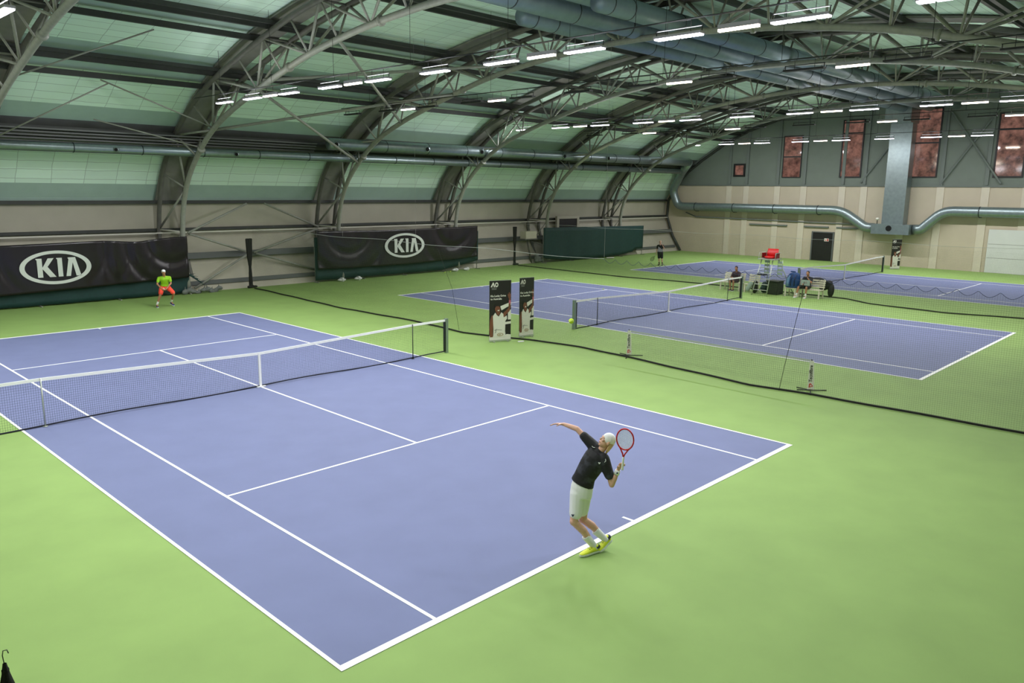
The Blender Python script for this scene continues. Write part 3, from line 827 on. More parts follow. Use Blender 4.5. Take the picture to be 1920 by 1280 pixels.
emblem(bn2, 19.4, 18.545, 1.80, 1.48, .72)
def windscreen(x0, x1, zb, zt, label, y=18.84):
    t = empty('windscreen', ((x0+x1)/2, y, 0), label, 'windscreen')
    sheet(x0, x1, y, zb, zt, M['screen'], 'cloth', t, 50, 8, lambda s, q: .03*math.sin(s*40)*(1-q*.6))
    n = max(2, int((x1-x0)/3))
    for k in range(n+1):
        x = x0+.05+(x1-x0-.1)*k/n
        bm = B(); tube(bm, [(x, y+.09, .02), (x, y+.09, (zt(k/n) if callable(zt) else zt)-.02)], .025, 8); p = obj('post', bm, M['steel'], t, True)
        bm = B(); bar(bm, (x, y-.25, .025), (x, y+.22, .025), .05, .04); obj('foot', bm, M['steel'], p)
    return t
windscreen(-3.2, 6.5, .06, lambda s: 1.6-.4*s*(s > .9), 'dark green windscreen showing below the left black banner')
windscreen(13.45, 25.65, lambda s: .12+.44*max(0, (s-.75)/.25), 2.45, 'dark green windscreen showing below the middle black banner')
windscreen(31.9, 44.1, lambda s: .42-.36*math.sin(PI*min(1, s*1.1))**.5 if s < .9 else .5, lambda s: 2.5-.15*s, 'plain dark green windscreen without banner, left of the far player', 18.7)
# crumpled end of the green screen by the crouching player
bm = B()
for k in range(9):
    a = V((6.2+.22*k, 18.7+.05*math.sin(k), .22+.07*math.sin(k*1.7))); ellipsoid(bm, a-V((0, 0, .1)), (.17, .04, 0), (0, .10, 0), (.04*math.sin(3*k), 0, .11+.03*math.cos(k)), 10); capsule(bm, a-V((0, 0, .1)), a+V((.1*math.sin(k*2.1), -.05, .12+.05*math.cos(k*1.3))), .05, .02, 8)
o = fuse('crumpled_cover', bm, M['junk'], None, .03, 2); tag(o, 'crumpled grey cover on the floor at the right end of the left banner', 'cover')
bm = B()
for k in range(5): capsule(bm, (6.3, 18.75, .9+.04*k), (6.75+.12*k, 18.7, .98-.16*k), .035, .012)
o = fuse('torn_screen_cloth', bm, M['screen'], None, .018, 2); tag(o, 'torn tuft of green cloth hanging at the right end of the left banner', 'cloth')
for x, l in ((14.9, 'small pale round foot weight under the left end of the middle banner'), (16.0, 'small pale round foot weight, second from left under the middle banner'), (23.35, 'small pale foot weight, third under the middle banner'), (24.3, 'small pale foot weight under the right end of the middle banner')):
    bm = B(); ellipsoid(bm, (x, 18.5, .09), (.26, 0, 0), (0, .12, 0), (0, 0, .09)); box(bm, (x-.05, 18.36, .0), (x+.05, 18.6, .22)); o = obj('foot_weight', bm, M['board'], None, True); tag(o, l, 'weight', 'banner foot weights')
# cream box on the wall column and grey things under it
t = empty('wall_box', (30.6, 19.0, 1.8), 'cream box mounted on the truss leg left of the green windscreen', 'box')
bm = B(); box(bm, (30.1, 18.75, 1.78), (31.2, 19.3, 2.28)); o = obj('body', bm, M['boxm'], t)
bm = B(); tube(bm, [(30.65, 19.2, 1.85), (31.3, 19.3, .0)], .06, 8); obj('support_leg', bm, M['steel_d'], t, True)
bm = B(); box(bm, (30.0, 18.7, 1.72), (31.25, 19.32, 1.78)); obj('base_plate', bm, M['steel_d'], t)
bm = B()
for k in range(7): ellipsoid(bm, (31.5+.28*(k % 3), 19.0, .2+.16*(k//3)), (.2, 0, 0), (0, .16, 0), (0, 0, .15), 10)
o = fuse('sack_heap', bm, M['junk'], None, .04, 2); tag(o, 'grey heap of sacks on the floor under the cream box', 'sacks')
bm = B(); box(bm, (XR-.11, -13.5, .01), (XR-.061, -4.66, 2.87)); o = obj('white_board', bm, M['board']); tag(o, 'large white board leaning flat on the gable at the right edge', 'board')
bm = B()
for z in (.98, 1.9): box(bm, (XR-.115, -13.4, z), (XR-.11, -4.7, z+.025))
obj('board_joint', bm, M['pr_grey'], o)

# ------------------------------------------------------------------ roll-up banners
def rollup(a, c, h, label):
    a, c = V((*a, 0)), V((*c, 0)); w = (c-a).length; ex = (c-a).normalized(); ez = V((0, 0, 1)); n = ex.cross(ez)   # n faces the viewer
    t = empty('roll_up_banner', (a+c)/2, label, 'banner stand', 'roll-up banners')
    P = lambda x, y, d: a+ex*(x*w)+ez*(.05+(1-y)*(h-.05))+n*(d+.004)
    bm = B(); poly_prism(bm, [(0, 0), (1, 0), (1, 1), (0, 1)], lambda x, y, d: P(x, y, d-.012), .008); obj('sheet', bm, M['pr_black'], t)
    def pr(name, pts, m, lay=1):
        bm = B(); poly_prism(bm, pts, lambda x, y, d: P(x, y, -.004+lay*.0025+d), .002); return obj(name, bm, M[m], t)
    def oval(cx, cy, rx, ry, n=20, t0=0, t1=2*PI): return [(cx+rx*math.cos(t0+(t1-t0)*k/n), cy+ry*math.sin(t0+(t1-t0)*k/n)) for k in range(n)]
    pr('printed_car', [(.5, .43), (.72, .40), (1, .365), (1, .42), (.78, .455), (.56, .50)], 'pr_white')
    pr('printed_car', [(.86, .52), (1, .49), (1, .66), (.86, .66)], 'pr_white')
    pr('printed_car', [(.70, .70), (1, .69), (1, .73), (.70, .74)], 'pr_white')
    pr('printed_ground', [(0, .915), (.25, .93), (.72, .93), (.80, .905), (1, .915), (1, 1), (0, 1)], 'pr_white')
    pr('printed_arm', [(.0, .80), (.03, .66), (.10, .58), (.20, .57), (.19, .70), (.16, .84), (.17, .94), (.03, .94)], 'pr_skin', 2)
    pr('printed_arm', [(.62, .55), (.78, .50), (.88, .46), (.90, .30), (.98, .30), (.98, .44), (.93, .52), (.76, .58), (.66, .63)], 'pr_skin', 2)
    pr('printed_wristband', [(.895, .335), (.985, .335), (.985, .39), (.89, .39)], 'pr_pink', 3)
    pr('printed_hand', [(.88, .30), (.84, .25), (.85, .22), (.89, .24), (.89, .205), (.93, .20), (.95, .235), (.99, .22), (.99, .27), (.965, .30)], 'pr_skin', 2)
    pr('printed_top', [(.16, .59), (.27, .53), (.33, .57), (.43, .60), (.55, .53), (.64, .56), (.66, .62), (.80, .59), (.82, .64), (.74, .68), (.73, .85), (.76, .94), (.18, .94), (.19, .80)], 'pr_white', 3)
    pr('printed_neck', [(.30, .50), (.48, .50), (.50, .54), (.42, .585), (.33, .56)], 'pr_skin', 4)
    pr('printed_face', oval(.375, .465, .125, .068), 'pr_skin', 5)
    pr('printed_hair', oval(.37, .455, .135, .068, 14, PI*.98, PI*2.02)+[(.49, .455), (.44, .425), (.31, .425), (.245, .46)], 'pr_black', 6)
    pr('printed_smile', [(.36, .492), (.46, .486), (.45, .505), (.39, .508)], 'pr_white', 6)
    pr('printed_scribble', [(.22, .83), (.35, .80), (.33, .815), (.58, .825), (.57, .832), (.33, .825), (.30, .87), (.24, .88), (.29, .84)], 'pr_grey', 4)
    bm = B(); ring_prism(bm, .50, .905, .145, .026, .115, .018, lambda x, y, d: P(x, y, .008+d), .002, 28); obj('printed_emblem', bm, M['pr_gold'], t)
    def T(name, s, x, y, size, m, bold=0.): text_obj(name, s, size, lambda px, py, d: a+ex*(x*w+px)+ez*(.05+(1-y)*(h-.05)+py)+n*(.006+d), m, t, .002, bold)
    text_obj('printed_letters', 'KIA', .055, lambda px, py, d: a+ex*(.425*w+px)+ez*(.05+(1-.914)*(h-.05)+py)+n*(.012+d), M['pr_gold'], t, .002, .001)
    bm = B()
    Q = lambda x, y, d: P(x, y, .002+d)
    for p in ([(.05, .105), (.115, .105), (.175, .05), (.15, .03)], [(.14, .03), (.19, .03), (.255, .105), (.195, .105)]): poly_prism(bm, p, Q, .002)
    ring_prism(bm, .325, .068, .075, .039, .04, .02, Q, .002, 24); obj('printed_letters', bm, M['pr_white'], t)
    bm = B(); poly_prism(bm, [(.09, .118), (.34, .118), (.34, .124), (.09, .124)], Q, .002); poly_prism(bm, [(.10, .138), (.32, .138), (.32, .146), (.10, .146)], Q, .002); obj('printed_small_line', bm, M['pr_grey'], t)
    T('printed_slogan', 'Kia Lucky Drive', .05, .268, .088, M['pr_white'], .0025); T('printed_slogan', 'to Australia', .05, .318, .088, M['pr_white'], .0025)
    bm = B(); bar(bm, a+ez*.045, c+ez*.045, .06, .05); obj('cassette', bm, M['alu'], t)
    for q in (a.lerp(c, .18), a.lerp(c, .82)):
        bm = B(); bar(bm, q+n*.16+ez*.012, q-n*.16+ez*.012, .03, .02); obj('foot', bm, M['alu'], t)
    bm = B(); bar(bm, a+ez*(h+.004), c+ez*(h+.004), .02, .015); obj('top_rail', bm, M['alu'], t)
rollup((8.60, .30), (9.36, .02), 2.1, 'roll-up banner with a waving woman printed, left of the pair at the divider net')
rollup((9.99, .22), (10.60, .10), 2.1, 'roll-up banner with a waving woman printed, right of the pair, behind the divider net')
rollup((47.35, .42), (48.0, .02), 2.05, 'far roll-up banner with a printed woman, standing under the air shaft at the gable')

# ------------------------------------------------------------------ mini net with sleeved posts (behind the divider net)
t = empty('mini_net', (10.3, -7.3, 0), 'low portable net with two white sleeved posts behind the divider net', 'net')
for y, x in ((-4.30, 10.28), (-10.22, 10.15)):
    lean = .03
    bm = B(); tube(bm, [(x, y, .02), (x, y+lean, .85)], .02, 8); p = obj('post', bm, M['postd'], t, True)
    # tapered sleeve with vertical lettering and a red-edged mark, facing the near court
    def SP(a, c, d, x=x, y=y): return V((x-.03-d, y+a, .06+c))
    dv = V((-9.71-x, -18.46-y, 0)).normalized(); sv = V((-dv.y, dv.x, 0)); sv = sv if sv.x > 0 else -sv
    def SP(a, c, d, x=x, y=y, dv=dv, sv=sv): return V((x, y+lean*c, .06+c))+sv*a+dv*(.03+d)
    bm = B(); poly_prism(bm, [(-.085, 0), (.085, 0), (.05, .76), (-.05, .76)], SP, .03); sl = obj('sleeve', bm, M['sleeve'], t)
    text_obj('sleeve_lettering', 'Tecnifibre', .115, lambda px, py, d, SP=SP: SP(-py+.025, .20+px*.95, .031+d), M['pr_black'], sl, .003, .002)
    S3 = lambda a, c, d, SP=SP: SP(a, c, .031+d)
    bm = B()
    tri = [(-.05, .045), (.055, .09), (.0, .165), (-.045, .15)]; tin = [(-.02, .075), (.03, .093), (.0, .135), (-.02, .128)]
    for i in range(4):
        j = (i+1) % 4; poly_prism(bm, [tri[i], tri[j], tin[j], tin[i]], S3, .003)
    obj('sleeve_mark', bm, M['signred'], sl)
    for dx, dy in ((-.42, -.18), (.35, -.28), (.1, .42), (-.15, .3)):
        bm = B(); tube(bm, [(x, y, .03), (x+dx, y+dy, .014)], .013, 6); obj('foot', bm, M['black'], t, True)
paths = []
for k in range(100):
    y = -4.35-5.8*k/99; paths.append([(10.27, y, .05), (10.27, y, .80)])
for j in range(13): paths.append([(10.27, -4.35-5.8*k/10, .05+.062*j-.03*math.sin(PI*k/10)) for k in range(11)])
strands('netting', paths, .0011, M['netg'], t)
bm = B(); bar(bm, (10.27, -4.35, .80), (10.2, -10.18, .80), .008, .05); obj('headband', bm, M['cord'], t)

# ------------------------------------------------------------------ benches, umpire chair, bags
def bench(x, y, L, label):
    """slatted cream bench facing -X"""
    t = empty('bench', (x, y, 0), label, 'bench', 'courtside benches')
    for k in range(4):
        bm = B(); box(bm, (x-.24+.125*k, y-L/2, .40), (x-.14+.125*k, y+L/2, .43)); obj('seat_slat', bm, M['bench'], t)
    for k in range(4):
        bm = B(); xx = x+.26+.025*k; z = .50+.105*k; box(bm, (xx, y-L/2, z), (xx+.025, y+L/2, z+.075)); obj('back_slat', bm, M['bench'], t)
    for s in (-1, 1):
        yy = y+s*(L/2-.06)
        bm = B(); bar(bm, (x-.2, yy, .40), (x-.24, yy, .0), .05, .06, (0, 1, 0)); obj('leg', bm, M['bench'], t)
        bm = B(); bar(bm, (x+.22, yy, .40), (x+.27, yy, .0), .05, .06, (0, 1, 0)); obj('leg', bm, M['bench'], t)
        bm = B(); bar(bm, (x-.22, yy, .38), (x+.25, yy, .38), .04, .04); obj('rail', bm, M['bench'], t)
        bm = B(); bar(bm, (x+.27, yy+s*.0, .40), (x+.365, yy, .92), .04, .03, (0, 1, 0)); obj('back_post', bm, M['bench'], t)
    return t
bench(28.25, 1.98, 1.2, 'cream slatted bench with the seated person in maroon, left of the umpire chair')
bench(28.2, .84, .62, 'short cream slatted seat under the pale towel, left of the umpire chair')
bench(28.35, -1.30, .62, 'short cream slatted seat carrying the blue racket bag')
bench(28.42, -2.22, 1.16, 'cream slatted bench with the seated man in black, right of the umpire chair')

uc = empty('umpire_chair', (28.2, -.3, 0), 'tall umpire chair with red seat and aluminium ladder frame', 'umpire chair')
LEG = [((27.25, .22, 0), (27.72, -.02, 1.85)), ((27.65, -.62, 0), (27.8, -.5, 1.85)), ((29.0, .28, 0), (28.45, .0, 1.85)), ((29.1, -.95, 0), (28.5, -.55, 1.85))]
LEG = [((27.2, .30, 0), (27.62, .08, 1.80)), ((27.2, -.50, 0), (27.62, -.52, 1.80)), ((29.0, .36, 0), (28.25, .08, 1.80)), ((28.95, -1.12, 0), (28.25, -.52, 1.80))]
for a, c in LEG:
    bm = B(); tube(bm, [a, c], .024, 8); obj('leg', bm, M['alu'], uc, True)
for z in (.28, .56, .84, 1.12, 1.4):
    q = z/1.8; a = V(LEG[0][0]).lerp(V(LEG[0][1]), q); c = V(LEG[1][0]).lerp(V(LEG[1][1]), q)
    bm = B(); bar(bm, a, c, .09, .025); obj('step', bm, M['alu'], uc)
for z in (.3, .9, 1.2):
    q = z/1.8
    for i, j in ((2, 3), (0, 2), (1, 3)):
        a = V(LEG[i][0]).lerp(V(LEG[i][1]), q); c = V(LEG[j][0]).lerp(V(LEG[j][1]), q)
        if (i, j) == (2, 3) or z == 1.2:
            bm = B(); tube(bm, [a, c], .014, 6); obj('cross_bar', bm, M['alu'], uc, True)
bm = B(); box(bm, (27.45, -.68, 1.80), (28.3, .22, 1.84)); obj('platform', bm, M['alu'], uc)
bm = B(); loft(bm, [((27.92, -.22, 1.86), (.26, 0, 0), (0, .25, 0)), ((27.92, -.22, 1.92), (.29, 0, 0), (0, .30, 0)), ((27.93, -.22, 1.96), (.27, 0, 0), (0, .28, 0))], 20); st = obj('seat_shell', bm, M['red'], uc, True)
bm = B(); loft(bm, [((28.10, -.22, 1.93), (.09, 0, 0), (0, .29, 0)), ((28.17, -.22, 2.12), (.05, 0, 0), (0, .31, 0)), ((28.22, -.22, 2.32), (.035, 0, 0), (0, .28, 0))], 20); obj('seat_back', bm, M['red'], uc, True)
for s in (-1, 1):
    bm = B(); tube(bm, [(28.2, -.22+s*.42, 2.14), (27.6, -.22+s*.44, 2.14), (27.55, -.22+s*.44, 1.84)], .016, 6); obj('arm_rest', bm, M['alu'], uc, True)
    bm = B(); box(bm, (27.75, -.22+s*.35-.03, 1.86), (28.15, -.22+s*.35+.03, 2.12)); obj('seat_side', bm, M['darkred'], uc)
bm = B(); box(bm, (27.3, -.28, 1.02), (27.62, .1, 1.07)); obj('desk_tray', bm, M['black'], uc)
for y in (-.05, -.75):
    for k in range(4):
        bm = B(); box(bm, (27.95, y-.12, 1.05+.19*k), (28.02, y+.12, 1.16+.19*k)); obj('score_plate', bm, M['towel'], uc)
    bm = B(); tube(bm, [(27.98, y-.12, 1.0), (27.98, y-.12, 1.8)], .012, 6); tube(bm, [(27.98, y+.12, 1.0), (27.98, y+.12, 1.8)], .012, 6); obj('score_rail', bm, M['alu'], uc, True)
t = empty('storage_bin', (28.4, -.35, 0), 'dark green box bin under the umpire chair', 'bin')
bm = B(); box(bm, (28.05, -.66, .005), (28.75, -.06, .66)); o = obj('body', bm, M['bin'], t); bv = o.modifiers.new('b', 'BEVEL'); bv.width = .03; bv.segments = 2
bm = B(); box(bm, (28.02, -.69, .66), (28.78, -.03, .70)); obj('lid', bm, M['bin'], t)

def bag(name, label, pts, m, extra=None, vox=.025):
    bm = B()
    for p, a, b_, c_ in pts: ellipsoid(bm, p, a, b_, c_, 14)
    t = empty(name, pts[0][0], label, 'bag')
    fuse('body', bm, m, t, vox, 3)
    if extra: extra(t)
    return t
def blue_extra(t):
    for dy in (-.16, .02):
        bm = B(); tube(bm, [(28.12, -1.32+dy, .55), (28.10, -1.33+dy, .85), (28.19, -1.36+dy, 1.1)], .022, 6); obj('strap', bm, M['shoe_n'], t, True)
    bm = B(); capsule(bm, (28.3, -1.2, 1.24), (28.3, -1.42, 1.24), .03, .03, 8); obj('handle', bm, M['bluebag'], t, True)
t = empty('racket_bag', (28.33, -1.32, .43), 'blue racket bag standing on the short seat right of the umpire chair', 'bag')
bm = B()
secs = []
for z, a_, b_, dy in ((.435, .17, .30, .03), (.46, .2, .33, .03), (.62, .215, .36, .02), (.82, .20, .36, -.01), (1.02, .17, .32, -.04), (1.14, .13, .25, -.07), (1.20, .07, .15, -.09)):
    secs.append(((28.33, -1.32+dy, z), (a_, 0, 0), (0, b_, 0)))
loft(bm, secs, 20); fuse('body', bm, M['bluebag'], t, .02, 3)
bm = B(); secs = []
for z, b_, dy in ((.5, .10, .2), (.7, .11, .2), (.95, .08, .16), (1.06, .04, .1)): secs.append(((28.2, -1.32+dy, z), (.10, 0, 0), (0, b_, 0)))
loft(bm, secs, 14); obj('side_pocket', bm, M['bluebag2'], t, True)
blue_extra(t)
def strap_b(t):
    bm = B(); tube(bm, [(28.85, -2.35, .86), (28.75, -2.6, .95), (28.85, -2.95, .75)], .02, 6); obj('strap', bm, M['black'], t, True)
bag('racket_bag', 'black racket bag hanging behind the right bench', [((28.98, -2.25, .80), (.14, 0, 0), (0, .40, -.05), (0, 0, .18)), ((29.0, -2.72, .62), (.15, 0, 0), (0, .34, -.16), (0, .06, .22)), ((29.0, -3.0, .38), (.13, 0, 0), (0, .16, -.05), (0, 0, .34))], M['blackbag'], strap_b)
bag('sports_bag', 'dark green sports bag on the floor left of the umpire chair legs', [((28.45, .24, .22), (.2, 0, 0), (0, .22, 0), (0, 0, .215)), ((28.45, .22, .4), (.16, 0, 0), (0, .17, 0), (0, 0, .2))], M['greenbag'])
bag('sports_bag', 'black sports bag on the floor between the towel seat and the green bag', [((27.84, .46, .26), (.16, 0, 0), (0, .15, 0), (0, 0, .255)), ((27.86, .44, .5), (.13, 0, 0), (0, .12, 0), (0, 0, .18))], M['blackbag'])
bm = B(); 
for k in range(4): ellipsoid(bm, (27.92, .72+.06*k, .46-.09*k), (.05, 0, 0), (0, .13, 0), (0, 0, .14), 10)
ellipsoid(bm, (28.1, .8, .455), (.16, 0, 0), (0, .2, 0), (0, 0, .035), 12)
o = fuse('towel', bm, M['towel'], None, .02, 3); tag(o, 'pale grey-green towel draped over the short left seat', 'towel')
bm = B()
for k in range(4): ellipsoid(bm, (38.7+.16*k, 18.2-.05*k, .05), (.16, 0, 0), (0, .12, 0), (0, 0, .045), 10)
o = fuse('floor_cloth', bm, M['pr_white'], None, .02, 2); tag(o, 'small pale crumpled cloth on the green floor before the plain windscreen', 'cloth')

# ------------------------------------------------------------------ tennis balls
def ball(p, label):
    bm = B(); bmesh.ops.create_icosphere(bm, subdivisions=3, radius=.0335); bmesh.ops.translate(bm, verts=bm.verts, vec=V(p))
    o = obj('tennis_ball', bm, M['ball'], None, True)
    bm = B()
    sp = [V(p)+V((math.cos(a)+.25*math.cos(3*a)*0, math.sin(a), .45*math.sin(2*a))).normalized()*.0337 for a in [2*PI*k/40 for k in range(41)]]
    tube(bm, sp, .0016, 4); obj('ball_seam', bm, M['white'], o)
    tag(o, label, 'tennis ball')
ball((-2.2, -12.24, 3.505), 'yellow tennis ball in the air, just below the near post of the middle net')
ball((23.08, 6.57, .042), 'yellow tennis ball lying on the service line of the middle court')
ball((22.3, 18.3, .034), 'tennis ball on the floor below the middle banner, left of two')
ball((22.75, 18.3, .034), 'tennis ball on the floor below the middle banner, right of two')
o = bm = B(); bar(bm, (9.35, -.35, .02), (9.55, -.42, .02), .07, .03); o = obj('white_tag', bm, M['white']); tag(o, 'small white box on the floor between the two roll-up banners', 'box')

# ------------------------------------------------------------------ people
class Fig:
    def __init__(self, base, D):
        self.b = V(base); self.D = V((D[0], D[1], 0)).normalized(); self.R = V((self.D.y, -self.D.x, 0)); self.U = V((0, 0, 1))
    def w(self, r, z, d=0): return self.b+self.R*r+self.U*z+self.D*d
    def v(self, r, z, d=0): return self.R*r+self.U*z+self.D*d

def hand(bm, wrist, dr, n, curl, k=1., thumb=1, fr=.0085):
    """palm, four jointed fingers of unequal length and a thumb from the side of the palm; n = palm normal"""
    dr = V(dr).normalized(); n = V(n); n = (n-dr*n.dot(dr)).normalized(); s = dr.cross(n).normalized()
    w = V(wrist)
    loft(bm, [(w, s*.027*k, n*.020*k), (w+dr*.035*k, s*.037*k, n*.016*k), (w+dr*.085*k, s*.042*k, n*.013*k), (w+dr*.095*k, s*.038*k, n*.010*k)], 12)
    for i, (off, ln) in enumerate(((-.031, .068), (-.0105, .078), (.0105, .073), (.030, .056))):
        p = w+dr*.088*k+s*off*k; a = 0; spread = s*off*2.2
        for seg, q in ((0, .45), (1, .32), (2, .23)):
            a += curl*(.7 if seg == 0 else 1.)
            d = (dr*math.cos(a)+n*math.sin(a)+spread*(1-min(1, curl))*.9).normalized(); e = p+d*ln*q*k*1.15
            capsule(bm, p, e, fr*(1-.1*seg)*k, fr*(.92-.1*seg)*k, 8); p = e
    p = w+dr*.03*k-s*thumb*.028*k; e = p+(dr*.65-s*thumb*.75+n*.35).normalized()*.035*k; g = e+(dr*(.8-.3*curl)-s*thumb*.15+n*(.25+.6*curl)).normalized()*.032*k
    capsule(bm, p, e, .012*k, .0095*k, 8); capsule(bm, e, g, .0095*k, .008*k, 8)

def head(bm, c, fw, up, k=1.):
    c, fw, up = V(c), V(fw).normalized(), V(up); up = (up-fw*up.dot(fw)).normalized(); s = fw.cross(up)
    ellipsoid(bm, c+up*.02*k-fw*.012*k, s*.074*k, fw*.095*k, up*.092*k, 18)
    ellipsoid(bm, c-up*.045*k+fw*.022*k, s*.058*k, fw*.066*k, up*.070*k, 16)
    ellipsoid(bm, c-up*.092*k+fw*.062*k, s*.026*k, fw*.022*k, up*.020*k, 10)      # chin
    capsule(bm, c+up*.010*k+fw*.080*k, c-up*.020*k+fw*.098*k, .008*k, .0115*k, 8)  # nose
    ellipsoid(bm, c+up*.026*k+fw*.076*k, s*.052*k, fw*.014*k, up*.011*k, 10)       # brow
    for q in (-1, 1):
        ellipsoid(bm, c-up*.012*k+fw*.068*k+s*q*.038*k, s*.022*k, fw*.018*k, up*.017*k, 8)   # cheek
        ellipsoid(bm, c-up*.008*k-fw*.008*k+s*q*.078*k, s*.012*k, fw*.020*k, up*.032*k, 8)   # ear
    ellipsoid(bm, c-up*.056*k+fw*.084*k, s*.024*k, fw*.011*k, up*.011*k, 8)        # mouth
    return c, fw, up, s

def face_parts(t, c, fw, up, s, k=1.):
    for q in (-1, 1):
        bm = B(); ellipsoid(bm, c+up*.006*k+fw*.0770*k+s*q*.031*k, s*.0125*k, fw*.006*k, up*.0055*k, 10); e = obj('eye', bm, M['eye'], t, True)
        bm = B(); ellipsoid(bm, c+up*.006*k+fw*.0815*k+s*q*.031*k, s*.005*k, fw*.0025*k, up*.0048*k, 8); obj('pupil', bm, M['pupil'], e, True)
    bm = B(); ellipsoid(bm, c-up*.057*k+fw*.093*k, s*.021*k, fw*.005*k, up*.006*k, 10); obj('lips', bm, M['lip'], t, True)

def torso_secs(hL, hR, waist, sL, sR, neck, sw=1., infl=0., upto=1.):
    hL, hR, waist, sL, sR, neck = map(V, (hL, hR, waist, sL, sR, neck))
    ph = (hL+hR)/2; cs = (sL+sR)/2
    s0 = (hR-hL).normalized(); s1 = (sR-sL).normalized()
    ax0 = (waist-ph).normalized(); ax1 = (neck-cs.lerp(waist, .5)).normalized()
    shw = (sR-sL).length/2
    out = []
    spine = [(ph-ax0*.05, .155, .11, 0), (ph+ax0*.06, .16, .115, 0), (waist, .135, .10, .4), (waist.lerp(cs, .5), .15, .115, .75), (waist.lerp(cs, .82), max(.15, shw*.95), .115, 1), (cs+(neck-cs)*.15, max(.12, shw*.88), .085, 1), (cs.lerp(neck, .6), .075, .065, 1)]
    for c, a, b_, q in spine:
        s = s0.lerp(s1, q).normalized(); ax = ax0.lerp(ax1, q).normalized(); f_ = ax.cross(s).normalized(); s = f_.cross(ax).normalized()
        out.append((c, s*(a*sw+infl), f_*(b_*sw+infl)))
    return out

def shoe(name, heel, toe, up, m, m2, parent, k=1., sole='sole'):
    h, t = V(heel), V(toe); d = (t-h).normalized(); L = (t-h).length; up = V(up); up = (up-d*up.dot(d)).normalized(); s = d.cross(up)
    bm = B()
    loft(bm, [(h+d*.00*L+up*.045*k, s*.026*k, up*.030*k), (h+d*.06*L+up*.055*k, s*.036*k, up*.042*k), (h+d*.22*L+up*.06*k, s*.038*k, up*.050*k), (h+d*.45*L+up*.05*k, s*.042*k, up*.042*k), (h+d*.72*L+up*.036*k, s*.048*k, up*.028*k), (h+d*.92*L+up*.028*k, s*.036*k, up*.018*k), (h+d*1.0*L+up*.025*k, s*.016*k, up*.010*k)], 14)
    ellipsoid(bm, h+d*.2*L+up*.095*k, s*.04*k, d*.05*k, up*.02*k, 12)
    o = fuse(name, bm, m, parent, .008, 3)
    bm = B(); out = []
    for q, wd in ((0, .024), (.08, .036), (.3, .037), (.5, .04), (.72, .05), (.9, .04), (1.0, .018)): out.append((q, wd))
    a = [h+d*q*L+s*wd*k for q, wd in out]+[h+d*q*L-s*wd*k for q, wd in out[::-1]]
    lo = [bm.verts.new(p+up*.001) for p in a]; hi = [bm.verts.new(p+up*.026*k) for p in a]
    bm.faces.new(lo[::-1]); bm.faces.new(hi)
    for i in range(len(a)): bm.faces.new((lo[i], lo[(i+1) % len(a)], hi[(i+1) % len(a)], hi[i]))
    obj('sole', bm, M[sole], o)
    if m2:
        bm = B(); ellipsoid(bm, h+d*.16*L+up*.07*k, s*.041*k, d*.062*k, up*.042*k, 12); obj('heel_panel', bm, m2, o, True)
        bm = B()
        for q in (.34, .44, .54): bar(bm, h+d*q*L+up*(.118-.075*q)*k+s*.024*k, h+d*q*L+up*(.118-.075*q)*k-s*.024*k, .012, .006, up)
        obj('laces', bm, M['shoe_n'], o)
    return o

def racket(name, butt, tip, face, label, m, gripm, strm=None):
    """butt to tip axis, face = normal of the string bed"""
    b_, tp = V(butt), V(tip); ax = (tp-b_).normalized(); n = V(face); n = (n-ax*n.dot(ax)).normalized(); s = ax.cross(n)
    L = (tp-b_).length; k = L/.685
    t = empty(name, b_, label, 'racket')
    c = b_+ax*(.685-.172)*k
    ring = [c+s*.126*k*math.cos(a)+ax*.172*k*math.sin(a) for a in [2*PI*i/40 for i in range(41)]]
    bm = B(); tube(bm, ring, .011*k, 8); obj('head_frame', bm, m, t, True)
    for q in (-1, 1):
        bm = B(); tube(bm, [b_+ax*.21*k, b_+ax*.27*k+s*q*.018*k, b_+ax*.345*k+s*q*.055*k, c+s*q*.085*k-ax*.128*k], .0105*k, 8); obj('throat_arm', bm, m, t, True)
    P = []
    for i in range(-7, 8):
        x = i*.0165*k; h = .172*k*math.sqrt(max(0, 1-(x/(.126*k))**2)); P.append([c+s*x-ax*h, c+s*x+ax*h])
    for i in range(-9, 10):
        y = i*.0175*k; h = .126*k*math.sqrt(max(0, 1-(y/(.172*k))**2)); P.append([c+ax*y-s*h, c+ax*y+s*h])
    strands('strings', P, .0022*k, strm or M['strings'], t)
    bm = B(); tube(bm, [b_, b_+ax*.01*k, b_+ax*.19*k, b_+ax*.22*k], [.019*k, .0165*k, .0155*k, .013*k], 8); obj('handle_grip', bm, gripm, t, True)
    return t

# ---- the server (lower right), reaching up with the right arm, racket in the left hand
F = Fig((-1.32, -12.03, 0), (.7938, .6082)); W = F.w
J = dict(hR=W(-.252, .93, -.02), hL=W(-.14, .925, .03), waist=W(-.155, 1.14, 0), sR=W(-.058, 1.60, .06), sL=W(.13, 1.42, -.06), neck=W(.050, 1.545, .0),
         eR=W(-.285, 1.80, .14), wR=W(-.475, 1.835, .22), eL=W(.228, 1.085, -.10), wL=W(.308, 1.315, -.11),
         kA=W(-.285, .50, -.10), aA=W(.015, .10, .0), kB=W(-.165, .475, .07), aB=W(.155, .185, .10))
t = empty('person', (-1.32, -12.03, 0), 'person serving in black shirt, white shorts and white backward cap, one arm stretched up', 'person')
bm = B(); loft(bm, torso_secs(J['hL'], J['hR'], J['waist'], J['sL'], J['sR'], J['neck'], .82))
capsule(bm, W(.035, 1.51, 0), W(.115, 1.62, 0), .056, .052)
hc, hf, hu = W(.142, 1.695, -.01), F.v(-.84, .48, -.22), F.v(.48, .86, .05)
hd = head(bm, hc, hf, hu, 1.02)
